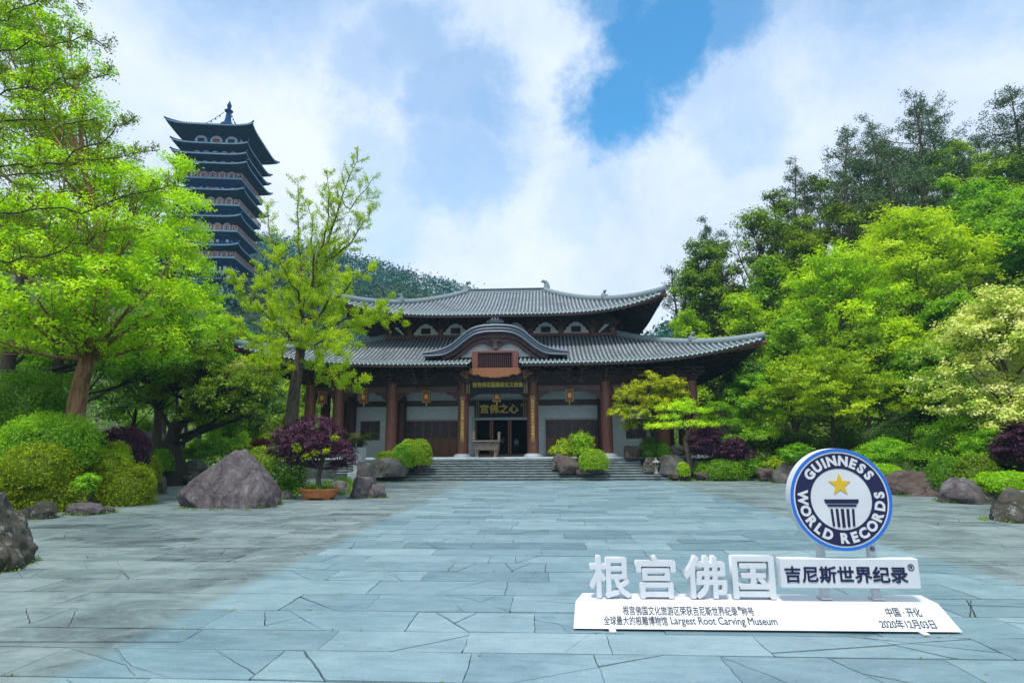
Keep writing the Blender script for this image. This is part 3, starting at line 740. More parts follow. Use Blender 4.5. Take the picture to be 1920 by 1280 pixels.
# the bowed entrance roof
outer_px = [(930, 608.6), (902, 610), (883, 616.3), (866.7, 630.4), (848, 646.8), (827, 656.2), (795.2, 661)]
inner_px = [(930, 622.9), (911, 622.9), (890, 628), (873.8, 639.8), (852.7, 657.4), (834, 667.2), (796.4, 669)]
AX = at(930, 608.6, 44.0).x
def half(pxs): 
    o = []
    for u, v in pxs:
        p = at(u, v, 44.0); o.append((abs(p.x - AX), p.z))
    o[0] = (0.0, o[0][1]); return o
def smooth_curve(P, n=28):
    X = np.array(P); d = np.r_[0, np.cumsum(np.hypot(*np.diff(X, axis=0).T))]; d /= d[-1]
    s = np.linspace(0, 1, n); out = np.stack([np.interp(s, d, X[:, k]) for k in (0, 1)], 1)
    for _ in range(4): out[1:-1] = .25 * out[:-2] + .5 * out[1:-1] + .25 * out[2:]
    return [tuple(p) for p in out]
oc, ic = smooth_curve(half(outer_px)), smooth_curve(half(inner_px))
full = lambda c: [(-x, z) for x, z in c[::-1]] + [(x, z) for x, z in c[1:]]
O_, I_ = full(oc), full(ic)
def band(mb, top, bot, y0, y1):
    n = len(top); V = [(x, y0, z) for x, z in top] + [(x, y0, z) for x, z in bot] + [(x, y1, z) for x, z in top] + [(x, y1, z) for x, z in bot]
    Fs = []
    for i in range(n - 1):
        Fs += [(i, n + i, n + i + 1, i + 1), (2 * n + i, 2 * n + i + 1, 3 * n + i + 1, 3 * n + i), (i, i + 1, 2 * n + i + 1, 2 * n + i), (n + i, 3 * n + i, 3 * n + i + 1, n + i + 1)]
    Fs += [(0, 2 * n, 3 * n, n), (n - 1, 2 * n - 1, 4 * n - 1, 3 * n - 1)]
    return mb.add(V, Fs)
shift = lambda c, dx, dz: [(x * dx, z + dz) for x, z in c]
n_ = len(O_)
mid_ = [((a[0] + b[0]) / 2, (a[1] + b[1]) / 2) for a, b in zip(O_, I_)]
m = MB(); band(m, [(a[0] * .985 + b[0] * .015, a[1] - .1) for a, b in zip(O_, mid_)], [(x, z + .06) for x, z in I_], -3.1, -2.4)
ar = hb('bowed_roof', m, 'arch_tile', smooth=True, angle=35)
m = MB(); m.tube([(x, -3.12, z - .07) for x, z in O_], .11, 8); m.tube([(x, -3.12, z + .05) for x, z in I_], .09, 8)
m.tube([(x, -3.13, z) for x, z in mid_], .05, 6); hb('roll_tiles', m, 'arch_tile', ar, smooth=True)
m = MB(); band(m, [(x, z - .12) for x, z in O_], [(x, z - .38) for x, z in O_], -2.4, 3.0); hb('bowed_roof_back', m, 'tile', ar, smooth=True)
core = [(x, z) for x, z in I_ if abs(x) < 4.4]
m = MB(); band(m, [(x, z + .02) for x, z in core], [(x * .97, z - .42 + .03 * abs(x)) for x, z in core], -2.85, -2.45); hb('barge_board', m, 'bracket', smooth=True)
core2 = [(x, z) for x, z in I_ if abs(x) < 3.7]
m = MB(); band(m, [(x * .96, z - .40) for x, z in core2], [(x * .92, z - .72 + .05 * abs(x)) for x, z in core2], -2.6, -2.25); hb('barge_board', m, 'wood_beam', smooth=True)
core3 = [(x * .95, z - .35) for x, z in I_ if abs(x) < 3.4]
m = MB(); m.prism(core3 + [(core3[-1][0], 9.4), (core3[0][0], 9.4)], -2.2, -2.0); hb('tympanum', m, 'brick')
m = MB(); zt = 11.18
m.prism([(-.38, zt - .35), (.38, zt - .35), (.3, zt - .58), (.16, zt - .62), (.14, zt - .9), (.24, zt - .98), (.16, zt - 1.2), (-.16, zt - 1.2), (-.24, zt - .98), (-.14, zt - .9), (-.16, zt - .62), (-.3, zt - .58)][::-1], -2.75, -2.21); hb('king_bracket', m, 'wood_beam')
m = MB()
for s in (-1, 1):
    P = [(s * (.2 + 2.3 * i / 12), -2.5, zt - .95 + .42 * math.sin(math.pi * min(1, (i / 12) * 1.05)) - .5 * (i / 12) ** 2) for i in range(13)]
    m.tube(P, .12, 6)
hb('curved_tie', m, 'wood_beam', smooth=True)
# lotus finial on the bow
m = MB(); zt2 = oc[0][1]
for ring, (nr, rr, hh, tilt) in enumerate(((12, .62, .34, .9), (10, .48, .5, .62), (8, .3, .66, .3))):
    for k in range(nr):
        w = 2 * math.pi * (k + .5 * ring) / nr; c, s = math.cos(w), math.sin(w); pw = rr * math.pi / nr * 1.25
        row = []
        for i in range(6):
            q = i / 5; rad = rr * (.35 + .65 * math.sin(q * math.pi * .5) ** .8 * (1 if q < .8 else 1)) * (1 + .1 * tilt * q); z = hh * q; wd = pw * math.sin(math.pi * (.18 + .80 * q)) + .004
            row.append([(c * rad - s * e * wd, (s * rad + c * e * wd) * .75 - 2.75, zt2 + .04 + z - (.05 * abs(e))) for e in (-1, -.5, 0, .5, 1)])
        m.grid(row)
m.lathe([(.5, zt2 - .1), (.62, zt2 + .02), (.3, zt2 + .12)], (0, -2.75, 0), 16, sy=.75)
hb('lotus_finial', m, 'ridge', smooth=True)
# grille window box under the bow
m = MB(); y0, y1 = -2.95, -2.3
m.box(-1.82, -1.36, y0, y1, 8.42, 9.78); m.box(1.36, 1.82, y0, y1, 8.42, 9.78); m.box(-1.36, 1.36, y0 + .03, y1, 9.62, 9.80)
gf = hb('grille_frame', m, 'red_wood', bevel=.02)
m = MB(); m.box(-1.36, 1.36, y1 - .1, y1, 8.42, 9.62); hb('grille_back', m, 'plaque', gf)
m = MB()
for k in range(17): m.box(-1.28 + k * .16 - .028, -1.28 + k * .16 + .028, y0 + .12, y0 + .2, 8.42, 9.62)
hb('grille_bars', m, 'wood', gf)
m = MB(); m.prism([(-2.0, 8.41), (2.0, 8.41), (2.08, 8.05), (1.7, 7.86), (1.35, 7.92), (1.05, 7.74), (.6, 7.72), (.3, 7.66), (-.3, 7.66), (-.6, 7.72), (-1.05, 7.74), (-1.35, 7.92), (-1.7, 7.86), (-2.08, 8.05)][::-1], y0 - .06, y1); hb('carved_board', m, 'orange_wood', bevel=.02)
m = MB(); m.box(-2.2, 2.2, y1 - .1, y1 + 1.2, 7.5, 8.3); hb('frieze_board', m, 'dark_wood')
for s in (-1, 1):
    for yy in (-1.1, -2.1):
        m = MB(); dougong(m, s * 2.25, yy, 7.3 + (.35 if yy < -2 else 0), .72, 2); hb('bracket_set', m, 'orange_wood' if yy < -2 else 'bracket')
# name boards: gold writing on black, gold strips at the ends
def plaque(x0, x1, z0, z1, y, strips):
    m = MB(); m.box(x0, x1, y, y + .14, z0, z1); p = hb('name_board', m, 'plaque', bevel=.02)
    m = MB()
    for s in (-1, 1):
        cx = (x0 + x1) / 2; e = (x1 - x0) / 2
        for k in strips: m.box(*sorted((cx + s * (e - k), cx + s * (e - k - .10))), y - .025, y - .003, z0 + .03, z1 - .03)
    hb('gilt_strip', m, 'gold_strip', p); return p
M['gold_strip'] = simple('tarnished_gilt', (0.20, 0.13, 0.045), (0.42, 0.29, 0.10), 9, .45)
p1 = plaque(-2.55, 2.55, 6.56, 8.0, -1.2, (.08, .26))
text_mesh('gilt_characters', '館物博術藝雕根化文教佛', M['gold'], .5, (.06, -1.215, 7.30), p1, .008, 0, width=4.05, height=.42, fat=.012)
p2 = plaque(-2.36, 2.36, 4.92, 6.4, W_ - .32, (.12, .30))
text_mesh('gilt_characters', '宫佛之心', M['gold'], 1.0, (-.18, W_ - .335, 5.68), p2, .008, 0, width=3.35, height=.78, fat=.022)
text_mesh('gilt_signature', '行', M['gold'], .36, (1.84, W_ - .335, 5.95), p2, .006, .004, width=.22, height=.3)
# couplet boards on the two middle columns
for x, body in ((-2.87, '者煉言城會德三百得吉同天'), (2.87, '咫尺天中美會外它蓮根雕大')):
    m = MB(); m.box(x - .2, x + .2, -.56, -.47, 2.75, 6.4); b = hb('couplet_board', m, 'orange_wood', bevel=.02)
    for j, ch in enumerate(body): text_mesh('gilt_character', ch, M['gold'], .3, (x, -.565, 6.02 - j * .265), b, .004, 0, width=.24, height=.23, fat=.008)
    m = MB(); m.box(x - .2, x + .2, -.585, -.561, 6.2, 6.42); m.box(x - .17, x + .17, -.585, -.561, 2.72, 3.0); hb('board_cap', m, 'gold_strip', b)

# flat lanterns hung under the porch beams
def lantern_parts(root):
    m = MB(); m.box(-.28, .28, -.2, .2, -.98, -.14); m.build('lantern_body', M['red_lantern'], root, bevel=.03)
    m = MB()
    for sx in (-1, 1):
        for sy in (-1, 1): m.box(sx * .28 - .035, sx * .28 + .035, sy * .2 - .035, sy * .2 + .035, -1.02, -.1)
    for z in (-1.03, -.12): m.box(-.34, .34, -.26, .26, z, z + .07)
    m.build('lantern_frame', M['gold_strip'], root)
    m = MB(); m.tube([(0, 0, -.06), (0, 0, .3)], .02, 5); m.build('hook', M['dark_wood'], root)
    text_mesh('motif', '佛', M['gold'], .3, (0, -.203, -.56), root, .004, .008, width=.3, height=.42)
    m = MB(); m.tube([(0, 0, -1.03), (0, 0, -1.12), (0, 0, -1.18), (0, 0, -1.3)], [.03, .06, .05, .02], 7); m.build('tassel', M['gold'], root)
lx = [-.06, -5.87, 5.87, -11.1, -14.6, 11.1]
lab = ['red and gold box lantern under the middle beam, below the long name board', 'red and gold box lantern over the lattice doors left of the entrance', 'red and gold box lantern over the lattice doors right of the entrance',
       'red and gold box lantern in front of the brick bay left of the lattice doors', 'red and gold box lantern in the outermost left porch bay, beside the ginkgo trunk', 'red and gold box lantern in the right end bay above the yellow-green tree']
L0 = None
for x, l in zip(lx, lab):
    if L0 is None: L0 = thing('hanging_lantern', l, 'lantern', (HX + x, HY - .47, 6.98), 0, 'red lanterns hung along the porch'); lantern_parts(L0)
    else: c = copy_tree(L0); c.location = (HX + x, HY - .47, 6.98); c['label'] = l

# ------------------------------------------------------------------ stone steps
steps = thing('stone_steps', 'broad dark stone staircase climbing from the plaza to the hall', 'steps', (HX, 41.2, 0))
nst = 9; rise = FL / nst
for k in range(nst - 1):
    y0 = k * .37 if k < 2 else 1.0 + (k - 2) * .36
    xa, xb = (-9.0, 13.3) if k < 2 else (-11.6, 10.9 - .0 * k)
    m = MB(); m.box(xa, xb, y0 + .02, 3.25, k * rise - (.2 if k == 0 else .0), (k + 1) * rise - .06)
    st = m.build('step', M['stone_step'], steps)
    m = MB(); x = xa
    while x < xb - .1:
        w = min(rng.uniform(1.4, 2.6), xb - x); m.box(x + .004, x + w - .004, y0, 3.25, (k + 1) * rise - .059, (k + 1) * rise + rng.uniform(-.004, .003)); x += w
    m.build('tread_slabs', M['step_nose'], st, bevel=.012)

# ------------------------------------------------------------------ bronze-like stone censer on the platform
ding = thing('incense_burner', 'square carved stone incense burner on four legs before the entrance', 'incense burner', (HX - .75, 45.25, FL))
m = MB(); m.frustum((0, 0), (.94, .62), (1.0, .70), .55, 1.18); m.build('basin', M['bronze_stone'], ding, bevel=.03)
m = MB(); m.box(-1.1, 1.1, -.8, .8, 1.181, 1.30); m.build('rim', M['bronze_stone'], ding, bevel=.03)
for sx in (-1, 1):
    for sy in (-1, 1):
        m = MB(); m.tube([(sx * .72, sy * .45, 0), (sx * .72, sy * .45, .1), (sx * .74, sy * .46, .3), (sx * .76, sy * .48, .62)], [.17, .13, .15, .22], 10); m.build('leg', M['bronze_stone'], ding, smooth=True)
    m = MB(); m.box(sx * .98 - .09, sx * .98 + .09, -.42, -.26, 1.301, 1.82); m.box(sx * .98 - .09, sx * .98 + .09, .26, .42, 1.301, 1.82); m.box(sx * .98 - .09, sx * .98 + .09, -.42, .42, 1.821, 1.95); m.build('handle', M['bronze_stone'], ding, bevel=.03)
# ------------------------------------------------------------------ the pagoda on the hill
M['pag_tile'] = simple('blue_grey_pagoda_tile', (0.008, 0.058, 0.150), (0.022, 0.098, 0.215), 1.2, .6)
M['pag_dark'] = simple('dark_blue_pagoda_timber', (0.005, 0.042, 0.120), (0.012, 0.068, 0.165), 1.0, .7)
M['pag_wall'] = simple('pale_pagoda_plaster', (0.55, 0.59, 0.63), (0.68, 0.70, 0.73), .8, .8)
M['pag_red'] = simple('red_brown_shutter', (0.26, 0.075, 0.05), (0.42, 0.14, 0.09), 2, .7)
M['pag_edge'] = simple('pale_tile_edge', (0.10, 0.20, 0.27), (0.18, 0.29, 0.35), 2, .6)
M['pag_rail'] = simple('balcony_railing', (0.26, 0.15, 0.13), (0.38, 0.24, 0.21), 2, .7)
for k_ in ('pag_tile', 'pag_dark', 'pag_edge'): M[k_].node_tree.nodes['Principled BSDF'].inputs['Specular IOR Level'].default_value = .05
PX_, PY_ = -82.0, 133.5
pag = thing('pagoda', 'tall dark blue many-eaved square pagoda on the wooded hill at left', 'pagoda', (PX_, PY_, 30), math.radians(8.5))
def pz(v): return at(452, v, 125.2).z - 30
def pb(name, mb, mat, parent=None, **k): return mb.build(name, M[mat], parent or pag, **k)
def pag_roof(z, W, top_w, rise, lift, big=False):
    R = HipRoof(W, W, top_w, top_w, z - lift * .9, z - lift * .9 + rise, lift, .25, 1.3, 5.0, 6)
    ms, mu, mt = MB(), MB(), MB()
    for sd in 'frlb':
        R.surface(sd, 0, 20, 6, mb=ms)
        a, b = R.eave_line(sd, 0, 20), R.eave_line(sd, -.34, 20)
        for i in range(20): mt.add([a[i], a[i + 1], b[i + 1], b[i]], [(0, 1, 2, 3)])
        R.ribs(sd, ms, None, .6, .13, 6, None, 5)
        # underside: from the eave down to the wall head
        n = 20; wall = 5.35
        up = R.eave_line(sd, -.34, n); lowz = z - lift * .9 - .36 - (W - wall) * .05
        for j in range(4):
            q0, q1 = j / 4, (j + 1) / 4
            def u(p, q):
                k = 1 - q * (1 - wall / W); return (p[0] * k, p[1] * k, p[2] + (lowz - p[2]) * (q ** .8))
            for i in range(n): mu.add([u(up[i], q0), u(up[i + 1], q0), u(up[i + 1], q1), u(up[i], q1)], [(0, 1, 2, 3)])
    r = pb('roof', ms, 'pag_tile', smooth=True, angle=50); pb('eave_edge', mt, 'pag_edge', r); pb('eave_underside', mu, 'pag_dark', r)
    mh = MB()
    for sx, sy in ((1, 1), (-1, 1), (1, -1), (-1, -1)): mh.tube(R.hip(sx, sy, .12, 10, .35), .22, 6)
    pb('hip_ridge', mh, 'pag_tile', r)
    return lowz
def storey(z0, z1, bal=False, wins=5):
    b = 5.5; m = MB(); m.box(-b, b, -b, b, z0, z1); w = pb('storey_wall', m, 'pag_dark')
    h = z1 - z0
    for fx, fy, rot in ((0, -1, 0), (1, 0, 1)):
        for k in range(wins):
            c = (k - (wins - 1) / 2) * (2 * b / wins); hw = b / wins * .80
            P = [(-hw, z0 + .1), (hw, z0 + .1), (hw, z0 + h * .62), (hw * .7, z0 + h * .82), (hw * .25, z0 + h * .92), (-hw * .25, z0 + h * .92), (-hw * .7, z0 + h * .82), (-hw, z0 + h * .62)]
            m, m2 = MB(), MB(); m.prism([(c + x, z) for x, z in P], -b - .12, -b + .02); m2.box(c - hw * .55, c + hw * .55, -b - .2, -b - .10, z0 + .1, z0 + h * .70)
            for mm, nm, mt, par in ((m, 'window_surround', 'pag_wall', w), (m2, 'window', 'pag_red' if k % 2 else 'pag_dark', None)):
                if rot: mm.v = [(-y, x, z) for x, y, z in mm.v]
                o = pb(nm, mm, mt, par or w)
    if bal:
        e = 7.7; m = MB(); m.box(-e, e, -e, e, z0 - .75, z0 - .3); pb('balcony_slab', m, 'pag_edge')
        m = MB(); m.frustum((0, 0), (5.4, 5.4), (e - .3, e - .3), z0 - 2.2, z0 - .76); pb('balcony_brackets', m, 'pag_dark')
        m = MB()
        for s in (-1, 1):
            for z, hh in ((z0 + .72, .14), (z0 + .2, .10)):
                m.box(-e, e, s * e - .06, s * e + .06, z, z + hh); m.box(s * e - .06, s * e + .06, -e, e, z, z + hh)
            for k in range(29):
                q = -e + 2 * e * k / 28; m.box(q - .07, q + .07, s * e - .05, s * e + .05, z0 - .3, z0 + .72); m.box(s * e - .05, s * e + .05, q - .07, q + .07, z0 - .3, z0 + .72)
        pb('balcony_railing', m, 'pag_rail')
tops = [(232, 10.0, False), (263, 8.75, False), (282, 8.6, False), (301, 9.05, True), (349, 8.75, True), (398, 8.5, True), (452, 8.5, True), (503, 8.5, True), (548, 8.5, False)]
for k, (v, W, bal) in enumerate(tops):
    z = pz(v); last = k == 0
    lift = .5 if k else .7
    low = pag_roof(z, W, .6 if last else 5.6, 4.6 if last else 1.5, lift)
    znext = pz(tops[k + 1][0]) if k + 1 < len(tops) else 0
    z0 = znext + .4 if not bal else None
    if bal:
        vb = {3: 332, 4: 382, 5: 431, 6: 481, 7: 521}[k]; zb = pz(vb) + 1.0
        storey(zb, max(low, zb + 1.2), True)
        storey(znext - .9 + 1.3, zb - 1.4, False, 3)
    else: storey(znext - .2, low + .05 if k + 1 < len(tops) else low, False, 3 if k == 0 else 5)
m = MB(); m.box(-5.4, 5.4, -5.4, 5.4, -2, pz(232)); pb('core', m, 'pag_dark')
zt3 = pz(232) + 3.0
m = MB(); m.lathe([(1.9, zt3 - .6), (2.0, zt3 + .5), (1.5, zt3 + .8), (1.9, zt3 + 1.4), (1.7, zt3 + 2.0), (1.0, zt3 + 2.5), (.75, zt3 + 3.6), (.55, zt3 + 5.5), (.9, zt3 + 5.7), (1.1, zt3 + 6.0), (.5, zt3 + 6.2), (.45, zt3 + 7.0), (.62, zt3 + 7.5), (.35, zt3 + 8.2), (.05, zt3 + 9.0)], (0, 0, 0), 14)
pb('finial', m, 'pag_dark', smooth=True)
m = MB()
for s in (-1, 1):
    P = [Vector((s * 9.2, -9.2, zt3 - 2.9)) * (1 - q) + Vector((s * .8, -.8, zt3 + 5.2)) * q - Vector((0, 0, 2.6 * math.sin(math.pi * q))) for q in [i / 12 for i in range(13)]]
    m.tube(P, .07, 4)
    for p in P[1:-1]: m.lathe([(.02, -.5), (.2, -.45), (.14, -.1), (.03, 0)], p, 6)
pb('bell_chain', m, 'pag_dark')

# ------------------------------------------------------------------ the award sign on the plaza
gA, gB = gnd(1075, 1182), gnd(1807, 1189)
sdirv = (gB - gA); SW = sdirv.length; srot = math.atan2(sdirv.y, sdirv.x)
sign = thing('award_sign', 'white award display with round navy emblem, big block characters and a sloped base', 'sign', (gA.x, gA.y, 0), srot)
def sb(name, mb, mat, parent=None, **k): return mb.build(name, M[mat], parent or sign, **k)
SI = Matrix.Rotation(-srot, 3, 'Z')
def sl(u, v, yl):                 # photograph pixel -> sign coordinates on its local plane y = yl
    d = SI @ ray(u, v); o = SI @ (Vector((0, 0, CAM_H)) - Vector((gA.x, gA.y, 0)))
    return o + d * ((yl - o.y) / d.y)
YF, YT, YB = .0, .26, .62       # base: front foot, front top edge, back
zf = sl(1500, 1131, YT).z; zb = sl(1500, 1112, YB).z; zb = (zf + zb) / 2 + .012; zf = zb - .02
x0b, x1b, x0t, x1t = 0.0, SW, sl(1079, 1128, YT).x, sl(1759, 1131, YT).x
x0k, x1k = sl(1092, 1112, YB).x, sl(1726, 1112, YB).x
V = [(x0b, YF, .025), (x1b, YF, .025), (x1b - .03, YB + .05, .025), (x0b + .08, YB + .05, .025), (x0t, YT, zf), (x1t, YT, zf), (x1k, YB, zb), (x0k, YB, zb)]
m = MB(); m.add(V, [(0, 3, 2, 1), (4, 5, 6, 7), (0, 1, 5, 4), (1, 2, 6, 5), (2, 3, 7, 6), (3, 0, 4, 7)]); base = sb('base', m, 'sign_white', bevel=.006)
for u, v in ((1149, 1186), (1735, 1191)):
    p = sl(u, v, -.04); m = MB(); m.box(p.x - .045, p.x + .045, -.075, .3, .004, .024); sb('foot', m, 'sign_white', bevel=.004)
tilt = math.atan2(zf - .025, YT - YF); frot = (tilt, 0, 0)
def face(u, v):
    """a point on the sloped front face of the base"""
    d = SI @ ray(u, v); o = SI @ (Vector((0, 0, CAM_H)) - Vector((gA.x, gA.y, 0)))
    n = Vector((0, -math.sin(tilt), math.cos(tilt))); q = (Vector((0, 0, .025)) - o).dot(n) / d.dot(n)
    return o + d * q + n * .002
def face_text(body, ua, ub, v, h, fat=.0018, name='lettering', mat='sign_dark'):
    a, b = face(ua, v), face(ub, v + (ub - ua) * .006)
    up = face((ua + ub) / 2, v - h / 2); dn = face((ua + ub) / 2, v + h / 2)
    return text_mesh(name, body, M[mat], .2, (a + b) / 2, base, .0012, 0, frot, 'CENTER', (b - a).length, (up - dn).length, fat=fat)
face_text('根宫佛国文化旅游区荣获吉尼斯世界纪录', 1168, 1382, 1144, 17)
face_text('®', 1382.5, 1389, 1140, 6.5)
face_text('称号', 1390, 1413, 1145.5, 15)
face_text('全球最大的根雕博物馆', 1132, 1251, 1162.5, 17)
face_text('Largest Root Carving Museum', 1258, 1457, 1165, 18)
face_text('中国 · 开化', 1661, 1726, 1147, 15)
face_text('2020年12月03日', 1650, 1753, 1169, 15.5)
YL = .42
for ch, ua, ub in (('根', 1106, 1185), ('宫', 1195, 1271), ('佛', 1285, 1367), ('国', 1377, 1458)):
    a, b = sl(ua, 1120, YL - .1), sl(ub, 1120, YL - .1); tp = sl((ua + ub) / 2, 1043, YL - .1).z
    o = text_mesh('block_character', ch, M['sign_white'], 1.0, ((a.x + b.x) / 2, YL - .02, (tp + zb) / 2), sign, .055, 0, (math.pi / 2, 0, 0), 'CENTER', b.x - a.x - .03, tp - zb - .02, fat=.014)
# posts, panel and disc
YP = .40
for u in (1543, 1639):
    p = sl(u, 1075, YP); m = MB(); m.box(p.x - .05, p.x + .05, YP - .02, YP + .05, zb - .02, 1.5); sb('post', m, 'sign_white', bevel=.004)
    m = MB(); m.box(p.x - .075, p.x + .075, YP - .06, YP + .09, zb - .005, zb + .02); sb('post_foot', m, 'sign_white', bevel=.004)
a, b = sl(1464, 1075, YP - .16), sl(1724.5, 1075, YP - .16); zt4, zb4 = sl(1590, 1047, YP - .16).z, sl(1590, 1102.5, YP - .16).z
m = MB(); m.box(a.x, b.x, YP - .16, YP - .021, zb4, zt4); panel = sb('name_panel', m, 'sign_white', bevel=.006)
c = sl(1586, 1076.5, YP - .165)
text_mesh('lettering', '吉尼斯世界纪录', M['sign_navy'], .25, c, panel, .003, 0, fat=.005, width=sl(1701, 1076, YP - .165).x - sl(1472, 1076, YP - .165).x, height=sl(1586, 1062, YP - .165).z - sl(1586, 1092, YP - .165).z)
text_mesh('registered_mark', '®', M['sign_navy'], .1, sl(1708, 1063, YP - .165), panel, .002, .0, width=.088, height=.088)
DC = sl(1577, 935, YP - .18); RAD = (sl(1577, 838, YP - .18).z - sl(1577, 1030, YP - .18).z) / 2
def disc(name, r, y0, y1, mat, parent=None, r_in=None, n=72):
    m = MB()
    if r_in is None:
        m.prism([(DC.x + r * math.cos(2 * math.pi * i / n), DC.z + r * math.sin(2 * math.pi * i / n)) for i in range(n)], y0, y1)
    else:
        V = [(DC.x + q * math.cos(2 * math.pi * i / n), y, DC.z + q * math.sin(2 * math.pi * i / n)) for y in (y0, y1) for q in (r, r_in) for i in range(n)]
        m.add(V, [(i, n + i, n + (i + 1) % n, (i + 1) % n) for i in range(n)] + [(2 * n + i, i, (i + 1) % n, 2 * n + (i + 1) % n) for i in range(n)])
    return sb(name, m, mat, parent)
dk = disc('emblem_disc', RAD, YP - .18, YP - .021, 'sign_white')
disc('blue_ring', RAD * .998, YP - .184, YP - .181, 'sign_blue', dk, RAD * .935)
disc('navy_ring', RAD * .905, YP - .185, YP - .181, 'sign_navy', dk, RAD * .60)
yl = YP - .187
def arc_text(body, mid_deg, span_deg, r, h, top=True):
    cu = [len(body)]
    wts = {'I': .45, ' ': .55, 'W': 1.35, 'G': 1.1, 'O': 1.15, 'U': 1.05, 'N': 1.1, 'D': 1.08, 'E': .85, 'L': .82, 'S': .9, 'C': 1.0, 'R': 1.0}
    w = [wts.get(c_, 1) for c_ in body]; tot = sum(w); acc_ = 0
    for c_, k in zip(body, w):
        q = (acc_ + k / 2) / tot - .5; acc_ += k
        if c_ == ' ': continue
        ang = math.radians(mid_deg - q * span_deg if top else mid_deg + q * span_deg)
        x, z = DC.x + r * math.cos(ang), DC.z + r * math.sin(ang)
        tw = (ang - math.pi / 2) if top else (ang + math.pi / 2)
        o = text_mesh('ring_letter', c_, M['sign_white'], h * 1.38, (x, yl, z), dk, .002, .009, (0, 0, 0))
        o.rotation_mode = 'QUATERNION'; o.rotation_quaternion = (Matrix.Rotation(-tw, 3, 'Y') @ Matrix.Rotation(math.pi / 2, 3, 'X')).to_quaternion()
arc_text('GUINNESS', 90, 118, RAD * .755, RAD * .19, True)
arc_text('WORLD RECORDS', 270, 206, RAD * .755, RAD * .19, False)
m = MB(); P = []
for i in range(10):
    r = RAD * (.225 if i % 2 == 0 else .095); w = math.pi / 2 + i * math.pi / 5; P.append((DC.x - RAD * .0 + r * math.cos(w), DC.z + RAD * .28 + r * math.sin(w)))
m.prism(P, yl - .002, yl + .005); sb('star', m, 'sign_gold', dk)
m = MB(); q = RAD
def zz(f): return DC.z + f * q
m.prism([(DC.x - .34 * q, zz(-.005)), (DC.x + .34 * q, zz(-.005)), (DC.x + .32 * q, zz(-.085)), (DC.x - .32 * q, zz(-.085))][::-1], yl - .002, yl + .005)
m.prism([(DC.x - .29 * q, zz(-.105)), (DC.x + .29 * q, zz(-.105)), (DC.x + .275 * q, zz(-.145)), (DC.x - .275 * q, zz(-.145))][::-1], yl - .002, yl + .005)
for i in range(5):
    f = (i - 2) * .098; hw = .030 - .004 * abs(i - 2)
    m.prism([(DC.x + (f * 1.08 - hw) * q, zz(-.19)), (DC.x + (f * 1.08 + hw) * q, zz(-.19)), (DC.x + (f + hw) * q, zz(-.55 + .012 * abs(i - 2))), (DC.x + (f - hw) * q, zz(-.55 + .012 * abs(i - 2)))][::-1], yl - .002, yl + .005)
sb('column_emblem', m, 'sign_navy', dk)
text_mesh('registered_mark', '®', M['sign_navy'], .1, sl(1636, 1028.5, YP - .03), sign, .002, .0, width=.065, height=.065)

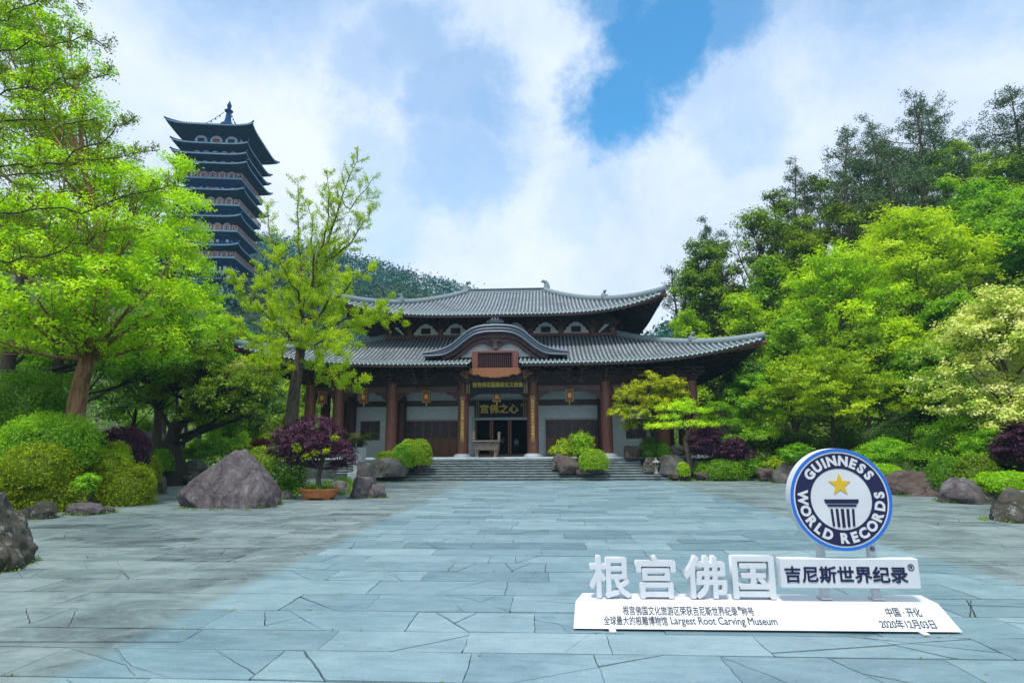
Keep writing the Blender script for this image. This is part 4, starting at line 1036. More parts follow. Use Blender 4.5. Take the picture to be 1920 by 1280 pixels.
# ------------------------------------------------------------------ visitors inside the doorway
M['skin'] = simple('skin', (0.45, 0.27, 0.19)); M['hair'] = simple('black_hair', (0.012, 0.010, 0.009)); M['cloth_white'] = simple('white_cloth', (0.75, 0.75, 0.77)); M['cloth_navy'] = simple('navy_cloth', (0.02, 0.03, 0.06)); M['cloth_black'] = simple('black_cloth', (0.012, 0.012, 0.014))
def person(x, y, rz, label, top, bottom, white_bag=False, white_collar=False):
    r = thing('person', label, 'person', (x, y, FL), rz, None)
    J = [(0, 0, .95), (0, .01, 1.15), (0, .01, 1.38), (0, 0, 1.48), (0, -.01, 1.60), (0, -.01, 1.70),
         (.10, 0, .88), (.11, .01, .48), (.11, .03, .09), (.11, -.10, .03), (-.10, 0, .88), (-.11, -.05, .48), (-.11, .0, .09), (-.11, -.13, .03),
         (.19, .01, 1.38), (.24, .03, 1.10), (.23, -.06, .86), (.23, -.09, .77), (-.19, .01, 1.38), (-.24, .03, 1.10), (-.23, -.06, .86), (-.23, -.09, .77)]
    Rr = [.15, .14, .16, .06, .095, .07, .095, .065, .045, .04, .095, .065, .045, .04, .065, .045, .035, .035, .065, .045, .035, .035]
    E = [(0, 1), (1, 2), (2, 3), (3, 4), (4, 5), (0, 6), (6, 7), (7, 8), (8, 9), (0, 10), (10, 11), (11, 12), (12, 13), (2, 14), (14, 15), (15, 16), (16, 17), (2, 18), (18, 19), (19, 20), (20, 21)]
    me = bpy.data.meshes.new('body'); me.from_pydata(J, E, [])
    o = bpy.data.objects.new('body', me); COL.objects.link(o); o.parent = r
    sk = o.modifiers.new('skin', 'SKIN'); su = o.modifiers.new('sub', 'SUBSURF'); su.levels = su.render_levels = 1
    for i, vv in enumerate(me.skin_vertices[0].data): vv.radius = (Rr[i], Rr[i] * (.7 if i in (0, 1, 2) else 1)); vv.use_root = i == 0
    for k_ in ('skin', top, bottom): me.materials.append(M[k_] if k_ in M else M['skin'])
    bpy.context.view_layer.update()
    me2 = bpy.data.meshes.new_from_object(o.evaluated_get(bpy.context.evaluated_depsgraph_get())); o.modifiers.clear(); o.data = me2
    me2.materials.clear()
    for k_ in ('skin', top, bottom): me2.materials.append(M[k_])
    for p in me2.polygons:
        z = p.center.z; p.material_index = 2 if z < .96 and abs(p.center.x) < .2 else (1 if .96 <= z < 1.47 or (abs(p.center.x) >= .17 and z > .9) else 0); p.use_smooth = True
    m = MB(); m.lathe([(.02, 1.76), (.09, 1.745), (.115, 1.69), (.118, 1.62), (.10, 1.55), (.06, 1.52)][::-1], (0, .022, 0), 12); m.build('hair', M['hair'], r, smooth=True)
    if white_bag: m = MB(); m.lathe([(.05, 1.0), (.17, 1.05), (.19, 1.22), (.15, 1.40), (.05, 1.44)], (0, .2, 0), 12, sy=.55); m.build('backpack', M['cloth_white'], r, smooth=True)
    if white_collar:
        m = MB()
        for s in (-1, 1): m.tube([(s * .13, -.10, 1.47), (s * .10, -.155, 1.35), (0, -.165, 1.15)], .025, 6)
        m.build('white_collar', M['cloth_white'], r, smooth=True)
    return r
pp = at(968, 850, 56.0); person(pp.x, 56.0, math.radians(15), 'visitor with a white backpack inside the dark doorway', 'cloth_navy', 'cloth_navy', white_bag=False)
for o in [o for o in scene.objects if o.name.startswith('person')][-1:]:
    m = MB(); m.lathe([(.06, .98), (.20, 1.03), (.22, 1.22), (.17, 1.42), (.05, 1.46)], (0, -.2, 0), 12, sy=.55); m.build('backpack', M['cloth_white'], o, smooth=True)
pp = at(943, 850, 55.0); person(pp.x, 55.0, 0, 'visitor in black with a white V collar inside the dark doorway', 'cloth_black', 'cloth_black', white_collar=True)

# ------------------------------------------------------------------ boulders
def boulder(label, x, y, size, mat, seed, z=None, rz=0.0, cuts=9, rough=.10, sub=4, name='boulder', group=None, flat=.85, peak=None):
    r = random.Random(seed)
    bm = bmesh.new(); bmesh.ops.create_icosphere(bm, subdivisions=sub + (1 if max(size) > 1.6 else 0), radius=1.0)
    planes = []
    for _ in range(cuts):
        n = Vector((r.gauss(0, 1), r.gauss(0, 1), r.gauss(.15, .8))).normalized(); planes.append((n, r.uniform(.55, .9)))
    planes.append((Vector((0, 0, 1)), flat)); off = Vector((r.uniform(0, 50), r.uniform(0, 50), r.uniform(0, 50)))
    for v in bm.verts:
        d = v.co.normalized(); rad = 1.0
        for n, h in planes:
            k = d.dot(n)
            if k > 1e-3:
                q = h / k
                if q < rad + .12: rad = min(rad, q) if rad - q > .10 else min(rad, q) * .5 + .5 * min(rad, q + .02)
        p = d * rad
        nz = noise.fractal(p * 1.6 + off, 1.0, 2.1, 5) * rough + noise.fractal(p * 6 + off, .9, 2.2, 4) * rough * .22
        rid = -max(0, .12 - abs(noise.noise(p * 1.3 + off * 2))) * rough * 4.5
        p = p * (1 + nz + rid)
        if peak:
            h = max(0, p.z); k = 1 - peak[0] * min(1, h) ** 1.1; p.x = p.x * k + peak[1] * h; p.y *= k
        if p.z < -.35: p.z = -.35
        v.co = (p.x * size[0], p.y * size[1], (p.z + .30) / 1.30 * size[2])
    me = bpy.data.meshes.new(name); bm.to_mesh(me); bm.free()
    for f in me.polygons: f.use_smooth = True
    me.materials.append(M[mat])
    o = bpy.data.objects.new(name, me); COL.objects.link(o); o.location = (x, y, (0 if z is None else z) - .03); o.rotation_euler = (0, 0, rz)
    return tag(o, label, 'rock', group)
ROCK_FEET = [(-11.75, 11.6, 1.1, 1.05)]
def rock_px(label, ua, ub, vt, vb, mat, seed, Y=None, depth=.8, **k):
    """a boulder filling the picture box ua..ub, vt..vb, standing where its foot meets the ground"""
    uc = (ua + ub) / 2
    if Y is None: p = gnd(uc, vb, 0); Y = p.y
    else: p = at(uc, vb, Y)
    w = (ub - ua) * mpp(Y) / 2 * 1.06; dpt = w * depth
    h = at(uc, vt, Y + dpt * .5).z - p.z
    ROCK_FEET.append((at(uc, vb, Y + dpt * .7).x, Y + dpt * .8, w, dpt))
    return boulder(label, at(uc, vb, Y + dpt * .7).x, Y + dpt * .8, (w, dpt, max(h, .2)), mat, seed, z=p.z, **k)
rock_px('huge pyramid-shaped purple-grey boulder standing alone on the left of the plaza', 335, 521, 841, 954, 'rock_purple', 3, depth=.7, cuts=5, rough=.07, flat=1.0, peak=(.62, .12), sub=5)
boulder('dark lichen-spotted boulder cut off by the left edge of the picture', -11.75, 11.6, (1.15, 1.1, 1.66), 'rock_dark', 12, cuts=8, rough=.12, sub=5)
rk = [
 ('dark flat-topped rock under the yellow-green hedge beside the cut-off boulder', 34, 102, 934, 974, 'rock_dark', 21, None),
 ('white-veined dark rock in the left bed edge', 126, 190, 931, 966, 'rock_purple', 22, None),
 ('low mossy rock right of the white-veined one', 188, 216, 946, 962, 'rock_grey', 23, None),
 ('pale pointed rock leaning on the round yellow-green bush', 256, 288, 908, 942, 'rock_grey', 24, None),
 ('rounded grey rock at the tip of the left bed', 274, 308, 886, 926, 'rock_grey', 25, None),
 ('upright grey rock behind the left bed tip', 288, 316, 874, 900, 'rock_grey', 26, 37),
 ('dark round rock beside the path behind the pyramid boulder', 312, 342, 870, 898, 'rock_dark', 27, 38),
 ('pale rounded rock beside the path under the dark tree', 338, 386, 858, 892, 'rock_grey', 28, 38.5),
 ('low dark rock at the end of the side path', 340, 378, 880, 900, 'rock_dark', 29, 36.5),
 ('mossy ledge rock in shade behind the purple hedge', 205, 310, 793, 850, 'rock_grey', 30, 40),
 ('small brown stone at the right foot of the pyramid boulder', 506, 526, 933, 946, 'rock_brown', 31, None),
 ('mossy boulder behind the orange pot', 606, 662, 896, 934, 'rock_grey', 32, 29.5),
 ('overhanging striped grey rock right of the orange pot', 656, 704, 888, 934, 'rock_purple', 33, None),
 ('low grey rock leaning against the overhanging rock', 688, 723, 903, 934, 'rock_purple', 34, None),
 ('pale upright rock behind the purple maple', 660, 708, 862, 910, 'rock_grey', 35, 31),
 ('long pale rock at the left end of the steps', 686, 760, 853, 892, 'rock_grey', 36, 40),
 ('dark rock under the clipped green shrubs left of the steps', 765, 808, 858, 886, 'rock_purple', 37, 42),
 ('low stone under the maple bush beside the pot', 520, 552, 915, 936, 'rock_grey', 38, None),
 ('large reddish boulder on the steps', 1040, 1086, 848, 886, 'rock_brown', 40, 41.2),
 ('pale boulder behind the reddish one on the steps', 1032, 1060, 846, 878, 'rock_grey', 41, 42.0),
 ('low brown rock under the bright dome bush on the steps', 1080, 1132, 868, 889, 'rock_brown', 42, 41.0),
 ('brown rock at the top right of the steps', 1164, 1204, 832, 858, 'rock_brown', 43, 43.6),
 ('mossy tall rock under the yellow-green tree', 1195, 1236, 815, 856, 'rock_dark', 44, 44.5),
 ('wide rock shelf behind the layered bonsai trunk', 1250, 1292, 832, 850, 'rock_grey', 45, 44),
 ('dark brown rock right of the steps', 1208, 1240, 852, 884, 'rock_dark', 46, 42),
 ('broad grey boulder right of the steps with moss patches', 1232, 1292, 847, 888, 'rock_grey', 47, 41.2),
 ('low brown rock at the plaza edge below the grey boulder', 1256, 1298, 880, 896, 'rock_brown', 48, 40.4),
 ('small reddish rock at the plaza edge beside the square stone', 1300, 1336, 882, 896, 'rock_brown', 49, 40.4),
 ('pale root-like rock right of the square stone', 1420, 1456, 874, 898, 'rock_brown', 50, 39.5),
 ('tall grey boulder half behind the round sign', 1452, 1506, 862, 906, 'rock_grey', 51, None),
 ('wide brown boulder with three humps right of the round sign', 1664, 1782, 878, 930, 'rock_brown', 52, None),
 ('flat purple-grey boulder on the right plaza edge', 1774, 1884, 892, 945, 'rock_purple', 53, None),
 ('rough white-topped boulder at the right edge of the picture', 1856, 1960, 908, 980, 'rock_dark', 54, None),
]
for l, ua, ub, vt, vb, mt, sd, Y in rk: rock_px(l, ua, ub, vt, vb, mt, sd, Y, depth=.75, cuts=8, rough=.12, sub=4)
p = gnd(1378, 893); 
m = MB(); m.box(-1.25, 1.25, -.5, .5, 0, .72); bx = m.build('stone_block', M['rock_brown'], None, bevel=.06, loc=(p.x, p.y + .6, 0), rz=.02)
tag(bx, 'long square-cut brown stone block at the edge of the right garden', 'stone block')

# orange bonsai pot and the small stone lanterns, the cycad planter
p = gnd(588, 938); q = mpp(p.y + .5)
pot = thing('bonsai_pot', 'oval orange terracotta pot under the purple maple', 'plant pot', (p.x, p.y + .62, 0))
rx = 37.5 * q
m = MB(); m.lathe([(rx * .74, .09), (rx * .80, .10), (rx * .90, .26), (rx * .95, .40), (rx * 1.0, .405), (rx * 1.02, .44), (rx * 1.0, .50), (rx * .93, .50), (rx * .92, .40)], (0, 0, 0), 40, sy=.62); m.build('bowl', M['terracotta'], pot, smooth=True, angle=50)
m = MB(); m.lathe([(rx * .925, .40), (rx * .6, .46), (.02, .49)], (0, 0, 0), 30, sy=.62); m.build('soil', M['soil'], pot, smooth=True)
for sx in (-.5, .5):
    for sy in (-.3, .3): m = MB(); m.frustum((sx * rx, sy * rx * .9), (.14, .06), (.2, .10), 0, .11); m.build('foot', M['terracotta'], pot)
POT = (p.x, p.y + .62)
def stone_lantern(label, x, y, z, h):
    r = thing('stone_lantern', label, 'lantern', (x, y, z), 0, 'small stone garden lanterns')
    m = MB(); m.lathe([(.16 * h, 0), (.17 * h, .06 * h), (.08 * h, .1 * h), (.07 * h, .42 * h), (.16 * h, .5 * h)], n=10); m.build('pedestal', M['granite_dark'], r)
    m = MB(); m.box(-.1 * h, .1 * h, -.1 * h, .1 * h, .5 * h, .68 * h); lb = m.build('light_box', M['granite_dark'], r)
    m = MB(); m.box(-.05 * h, .05 * h, -.105 * h, -.099 * h, .53 * h, .65 * h); m.build('opening', M['plaque'], lb)
    m = MB(); m.lathe([(.24 * h, .66 * h), (.26 * h, .70 * h), (.16 * h, .78 * h), (.05 * h, .86 * h), (.05 * h, .9 * h), (.065 * h, .95 * h), (.01 * h, 1.0 * h)], n=6); m.build('roof', M['granite_dark'], r)
M['granite_dark'] = simple('weathered_granite', (0.16, 0.16, 0.14), (0.34, 0.34, 0.31), 14, .85)
p = gnd(114, 921, .3); stone_lantern('grey stone lantern among the yellow-green hedges at left', p.x, p.y, .3, at(114, 886, p.y).z - .3)
p = at(1231, 888, 40.9); stone_lantern('tiny stone lantern in front of the broad grey boulder right of the steps', p.x, p.y, p.z, at(1231, 857, 40.9).z - p.z)
p = at(674, 858, 41.5); pl = thing('planter', 'pale stone planter holding the cycad on the hall terrace side', 'planter', (p.x, p.y, 0))
m = MB(); m.lathe([(.40, 0), (.42, .9), (.50, at(674, 838, 41.5).z - .1), (.56, at(674, 838, 41.5).z)], n=8); m.build('bowl', M['granite'], pl)
m = MB(); m.box(-.62, .62, -.62, .62, 0, .6); m.build('foot', M['granite'], pl)
CYC = (p.x, p.y, at(674, 838, 41.5).z)
# ------------------------------------------------------------------ plants
LM = {
 'lime': leaf_mat('lime_leaves', [(0.14, 0.34, 0.005), (0.42, 0.68, 0.007), (0.66, 0.86, 0.022)], .45),
 'green': leaf_mat('fresh_green_leaves', [(0.055, 0.18, 0.006), (0.20, 0.45, 0.012), (0.36, 0.64, 0.025)], .42),
 'yellow': leaf_mat('yellow_green_leaves', [(0.11, 0.20, 0.005), (0.34, 0.47, 0.008), (0.56, 0.66, 0.015)], .38),
 'golden': leaf_mat('golden_leaves', [(0.16, 0.22, 0.005), (0.40, 0.46, 0.008), (0.62, 0.60, 0.02)], .35),
 'dark': leaf_mat('dark_evergreen_leaves', [(0.026, 0.068, 0.008), (0.070, 0.165, 0.014), (0.15, 0.30, 0.024)], .25),
 'pine': leaf_mat('pine_needles', [(0.036, 0.078, 0.042), (0.090, 0.165, 0.078), (0.17, 0.26, 0.10)], .15),
 'olive': leaf_mat('olive_leaves', [(0.07, 0.14, 0.008), (0.19, 0.32, 0.012), (0.36, 0.50, 0.025)], .35),
 'purple': leaf_mat('purple_leaves', [(0.030, 0.010, 0.026), (0.080, 0.027, 0.062), (0.17, 0.06, 0.12)], .2, (1.3, .8, 1.0)),
 'red': leaf_mat('red_leaves', [(0.08, 0.02, 0.015), (0.18, 0.03, 0.03), (0.25, 0.08, 0.03)], .2, (1.3, .8, .8)),
 'cream': leaf_mat('cream_blossom', [(0.07, 0.20, 0.008), (0.30, 0.50, 0.03), (0.68, 0.78, 0.16), (0.86, 0.88, 0.38)], .3),
 'dome': leaf_mat('clipped_bright_leaves', [(0.13, 0.26, 0.005), (0.27, 0.46, 0.008), (0.42, 0.58, 0.02)], .3),
 'forest': leaf_mat('haze_blue_forest_leaves', [(0.012, 0.062, 0.060), (0.030, 0.12, 0.105), (0.06, 0.20, 0.13)], .2),  # blue-teal of the distance haze is put into the leaf colour
 'cycad': leaf_mat('cycad_fronds', [(0.018, 0.045, 0.010), (0.06, 0.10, 0.02), (0.20, 0.20, 0.06)], .2),
}
G = np.random.default_rng(5)
def unit(a): return a / np.maximum(np.linalg.norm(a, axis=-1, keepdims=True), 1e-9)
def leaf_geo(P, N, S, asp=.6, fold=.12, g=G):
    n = len(P); S = np.broadcast_to(np.asarray(S, float), (n,))[:, None]
    N = unit(N); t = unit(np.cross(N, g.normal(size=(n, 3)))); b = np.cross(N, t)
    V = np.stack([P + t * S * .5, P + b * S * .5 * asp + N * S * fold, P - t * S * .5, P - b * S * .5 * asp + N * S * fold], 1).reshape(-1, 3)
    return V, np.arange(4 * n).reshape(-1, 4)
class Fol:
    def __init__(s): s.P, s.N, s.S, s.T = [], [], [], []; s.core = []
    def put(s, P, N, S, T):
        s.P.append(P); s.N.append(N); s.S.append(np.broadcast_to(S, (len(P),))); s.T.append(T); return s
    def lobe(s, c, r, ncl, nleaf, rcl, size, tint=.5, flat=.7, g=G, shell=(.55, 1.0), up=.5, low=-.35, spread=.22):
        c = np.asarray(c, float); r = np.asarray(r, float)
        d = unit(g.normal(size=(ncl * 3, 3))); d = d[d[:, 2] > low][:ncl]
        cc = c + d * r * g.uniform(shell[0], shell[1], (len(d), 1))
        ct = tint + g.normal(0, spread, len(d))
        P = (cc[:, None] + g.normal(size=(len(d), nleaf, 3)) * rcl * np.array([1, 1, flat])).reshape(-1, 3)
        D = np.repeat(d, nleaf, 0)
        N = D * .75 + np.array([0, 0, up + .35]) + g.normal(size=P.shape) * .45
        T = np.clip(np.repeat(ct, nleaf) + g.normal(0, .13, len(P)), 0, 1)
        s.put(P, N, size * g.uniform(.5, 1.4, len(P)), T); return cc
    def shellpts(s, c, r, n, size, tint=.5, bump=.08, bs=2.2, thick=.10, g=G, low=-.25, core=True, up=.3, rnd=.85, sq=1.0):
        """leaves over a clipped rounded surface, with a dark closed core added inside to block light"""
        c = np.asarray(c, float); r = np.asarray(r, float); off = g.uniform(0, 40, 3)
        d = unit(g.normal(size=(n * 2, 3))); d = d[d[:, 2] > low][:n]
        def rad(dd):
            k = np.array([noise.noise(Vector(x * bs + off)) + .5 * noise.noise(Vector(x * bs * 2.6 + off)) for x in dd])
            q = 1.0
            if sq != 1.0: q = 1 / (np.abs(dd) ** sq).sum(1) ** (1 / sq)
            return (1 + k * bump) * q
        rr = rad(d); P = c + d * r * (rr * g.uniform(1 - thick, 1 + thick * .6, len(d)))[:, None]
        N = unit(d / r) + np.array([0, 0, up]) + g.normal(size=P.shape) * rnd
        tc_ = np.array([noise.noise(Vector(x * 5 + off * 2)) for x in d]) * .22
        s.put(P, N, size * g.uniform(.6, 1.3, len(P)), np.clip(tint + tc_ + g.normal(0, .15, len(P)), 0, 1))
        if core:
            a = np.linspace(0, 2 * np.pi, 25)[:-1]; e = np.linspace(-.45, np.pi / 2, 10)
            dd = np.array([[np.cos(x) * np.cos(y), np.sin(x) * np.cos(y), np.sin(y)] for y in e for x in a])
            V = c + dd * r * (rad(dd) * (.93 - thick))[:, None]
            F_ = [[i * 24 + j, i * 24 + (j + 1) % 24, (i + 1) * 24 + (j + 1) % 24, (i + 1) * 24 + j] for i in range(9) for j in range(24)]
            s.core.append((V, np.array(F_)))
        return s
    def build(s, name, mat, parent=None, asp=.6, fold=.12, loc=None, g=G):
        V, Fc = leaf_geo(np.concatenate(s.P), np.concatenate(s.N), np.concatenate(s.S), asp, fold, g); T = np.concatenate(s.T)
        for cv, cf in s.core: Fc = np.concatenate([Fc, cf + len(V)]); V = np.concatenate([V, cv]); T = np.concatenate([T, np.full(len(cf), .15)])  # light-blocking cores get a dark tint for the inner shade
        return np_mesh(name, V, Fc, LM[mat] if isinstance(mat, str) else mat, parent, tint=T, loc=loc)
def bez(a, b, sag, n=6, g=None):
    a, b = Vector(a), Vector(b); m = a.lerp(b, .5) + Vector(sag)
    return [a * (1 - q) ** 2 + m * 2 * q * (1 - q) + b * q * q for q in [i / (n - 1) for i in range(n)]]
def limb(mb, a, b, r0, r1, rg, bow=.18, n=6, sides=6):
    a, b = Vector(a), Vector(b); L = (b - a).length
    P = bez(a, b, (rg.uniform(-1, 1) * bow * L, rg.uniform(-1, 1) * bow * L, -.10 * L if b.z > a.z else .1 * L), n)
    mb.tube(P, [r0 + (r1 - r0) * i / (n - 1) for i in range(n)], sides, t=.5); return P

# ---- a broad-leaved tree: trunk, limbs to lobes, twigs to leaf clumps
def broadleaf(name, label, cat, seed, H, R, mat, bark='bark', cb=.28, nl=20, ncl=26, nleaf=22, rcl=.42, size=.21, tr=None, tint=.5, lean=(0, 0), group=None, prof=None, lobes=None, flat=.65, trunk=None, wood_twigs=.3, asp=.6, loc=(0, 0, 0), lobe_r=.33, hmin=.14):
    nleaf = int(nleaf * 1.75); size *= 1.2; ncl = int(ncl * 1.1); rcl *= .8
    rg = random.Random(seed); g = np.random.default_rng(seed)
    root = thing(name, label, cat, loc, 0, group)
    tr = tr or H * .022
    wood, fol = MB(), Fol()
    if trunk is None:
        trunk = [Vector((lean[0] * q ** 1.4 * H * .5 + rg.gauss(0, .04) * H * q * .5, lean[1] * q * H * .5 + rg.gauss(0, .04) * H * q * .5, H * .78 * q)) for q in [i / 6 for i in range(7)]]
        trunk[0] = Vector((0, 0, -.5))
    wood.tube(trunk, [tr * 1.55] + [tr * (1.1 - .85 * (i / (len(trunk) - 1))) for i in range(1, len(trunk))], 9)
    if lobes is None:
        lobes = []
        prof = prof or (lambda h: math.sin(math.pi * min(1, .12 + .86 * h)) ** .62)
        for i in range(nl):
            h = ((i + .5) / nl) ** .85; w = i * 2.39996 + rg.uniform(-.4, .4); rad = R * prof(h) * (rg.uniform(.5, .82) if i % 4 else .25)
            z = H * (cb + (.93 - cb) * h)
            lr = R * lobe_r * rg.uniform(.75, 1.25)
            ax = trunk[min(len(trunk) - 1, int(h * len(trunk)))]
            lobes.append((Vector((ax.x * .8 + math.cos(w) * rad, ax.y * .8 + math.sin(w) * rad, z)), (lr, lr, lr * .78), tint + rg.gauss(0, .1) ))
    for c, r, ti in lobes:
        c = Vector(c); vol = (r[0] * r[1] * r[2]) ** (1 / 3)
        k = max(6, int(ncl * (vol / (R * lobe_r)) ** 2)) if R else ncl
        cc = fol.lobe(c, r, k, nleaf, rcl, size, ti, flat, g)
        hz = max(hmin, min(.92, (c.z - trunk[0].z) / max(.1, trunk[-1].z - trunk[0].z) - .22 - .1 * rg.random()))
        i0 = hz * (len(trunk) - 1); a = trunk[int(i0)].lerp(trunk[min(len(trunk) - 1, int(i0) + 1)], i0 % 1)
        P = limb(wood, a, c, tr * (.40 - .26 * hz), tr * .07, rg, .14, 7, 6)
        for q in cc[:int(len(cc) * wood_twigs)]: limb(wood, P[-2 - rg.randrange(2)], Vector(q), tr * .06, tr * .02, rg, .12, 4, 4)
    wood.build('trunk', M[bark], root, smooth=True, angle=80); fol.build('crown', mat, root, asp=asp, g=g)
    return root
# ---- a hillside pine
def pine(name, label, seed, H, R, loc, cb=.42, group=None, n=26, tint=.45, lean=.05, dens=1.0):
    rg = random.Random(seed); g = np.random.default_rng(seed); root = thing(name, label, 'pine tree', loc, 0, group)
    wood, fol = MB(), Fol(); tr = H * .013; lx_, ly_ = rg.gauss(0, lean), rg.gauss(0, lean); ph = rg.uniform(0, 6)
    ax = lambda q: Vector((lx_ * H * q + .02 * H * math.sin(q * 5 + ph), ly_ * H * q + .015 * H * math.cos(q * 4 + ph), H * q * .97))
    wood.tube([ax(i / 8) - (Vector((0, 0, 1)) if i == 0 else Vector()) for i in range(9)], [tr * (1.25 - 1.1 * i / 8) for i in range(9)], 8)
    for i in range(n):
        h = cb + (1 - cb) * ((i + rg.random()) / n); w = i * 2.4 + rg.uniform(-.5, .5)
        hn = (h - cb) / (1 - cb); L = R * (.45 + .75 * math.sin(math.pi * (.12 + .74 * hn))) * rg.uniform(.4, 1.1) * (1 if hn < .85 else .6)
        a = ax(h); e = a + Vector((math.cos(w) * L, math.sin(w) * L, L * rg.uniform(.15, .75)))
        P = limb(wood, a, e, tr * .42 * (1.2 - h), tr * .10, rg, .10, 6, 5)
        for j in range(5 + int(L * 2.4 * dens)):
            q = rg.uniform(.42, 1.05); p = Vector(P[min(5, int(q * 5))]) + Vector((rg.gauss(0, .2), rg.gauss(0, .2), rg.gauss(.06, .10))) * L
            k = int(rg.uniform(20, 34)); cp = np.array(p) + g.normal(size=(k, 3)) * np.array([.34, .34, .26])
            fol.put(cp, g.normal(size=(k, 3)) * .8 + np.array([0, 0, .5]), .34 * g.uniform(.6, 1.2, k), np.clip(tint + rg.gauss(0, .15) + g.normal(0, .14, k), 0, 1))
            if rg.random() < .3: limb(wood, P[3], p, tr * .12, tr * .05, rg, .05, 3, 4)
    wood.build('trunk', M['bark_pine'], root, smooth=True, angle=80); fol.build('crown', 'pine', root, asp=.34, g=g); return root
# ---- a shrub: root with foliage (and stems)
def shrub_px(label, u, vt, vb, w, mat, Y=None, style='dome', size=.11, dens=1.0, tint=.5, depth=1.0, name='shrub', cat='shrub', group=None, stems=False, sq=1.0, bump=.07, z=None, seed=0):
    zz_ = 0.1 if z is None else z
    if Y is None: Y = gnd(u, vb, zz_).y
    p = at(u, vb, Y); rw = w * mpp(Y) / 2; top = at(u, vt, Y); h = top.z - p.z
    g = np.random.default_rng(int(u * 7 + vt * 3 + seed)); rg = random.Random(int(u * 5 + vt))
    Yc_ = Y + rw * depth * .6; rw *= Yc_ / Y; h *= Yc_ / Y if style != 'dome' else 1.0
    root = thing(name, label, cat, (at(u, vb, Yc_).x, Yc_, p.z), 0, group); fol = Fol()
    area_ = 2 * math.pi * rw * max(rw, h)
    n = int(min(26000, area_ / (size * size) * 2.6 * dens))
    if style == 'dome':
        fol.shellpts((0, 0, h * .22), (rw, rw * depth, h * .76), n, size, tint, bump * 1.6, 2.4, .12, g, -.4, sq=max(sq, 2.25))
        for _ in range(7):       # stray shoots
            w_, e_ = rg.uniform(0, 6.28), rg.uniform(.2, 1.3); fol.lobe((math.cos(w_) * math.cos(e_) * rw * .9, math.sin(w_) * math.cos(e_) * rw * depth * .9, h * (.22 + .74 * math.sin(e_))), (rw * .2, rw * .2, h * .10), max(4, n // 350), 14, rw * .06, size, tint + .12, .8, g)
    elif style == 'loose':
        nl = 9
        fol.shellpts((0, 0, h * .34), (rw * .72, rw * depth * .72, h * .48), n // 3, size, tint - .1, .25, 2.4, .2, g, -.5)
        for i in range(nl):
            w_ = i * 2.4 + rg.random(); q = rg.uniform(.35, .66); hh = rg.uniform(.32, .82)
            if i == 0: q, hh = .1, .84
            fol.lobe((math.cos(w_) * rw * q, math.sin(w_) * rw * depth * q, h * hh * (1 - .25 * q)), (rw * .36, rw * .36, h * .22), max(8, int(n / nl / 16)), 16, max(.06, rw * .11), size, tint + rg.gauss(0, .08), .7, g)
    elif style == 'layer':           # stacked drooping tiers, maple-like
        nl = 15
        fol.shellpts((0, 0, h * .40), (rw * .66, rw * depth * .66, h * .45), n // 4, size, tint - .12, .25, 2.4, .2, g, -.5)
        for i in range(nl):
            w_ = i * 2.4 + rg.random(); hh = ((i + .5) / nl); q = .74 * math.cos(hh * 1.35) ** .8 * rg.uniform(.75, 1.1)
            if i == nl - 1: q = 0
            fol.lobe((math.cos(w_) * rw * q, math.sin(w_) * rw * depth * q, h * (.22 + .66 * hh)), (rw * .42 * (1 - .3 * hh), rw * .42 * (1 - .3 * hh), h * .13), max(8, int(n / nl / 16)), 16, max(.05, rw * .07), size, tint + rg.gauss(0, .09), .4, g, up=.8)
    fol.build('foliage', mat, root, g=g)
    if stems:
        m = MB()
        for i in range(rg.choice((2, 3, 4))):
            w_ = rg.uniform(0, 6.28); limb(m, (rg.gauss(0, .05), rg.gauss(0, .05), -.2), (math.cos(w_) * rw * .5, math.sin(w_) * rw * .5 * depth, h * .6), .05 + rw * .03, .02, rg)
        m.build('stem', M['bark_dark'], root, smooth=True)
    return root

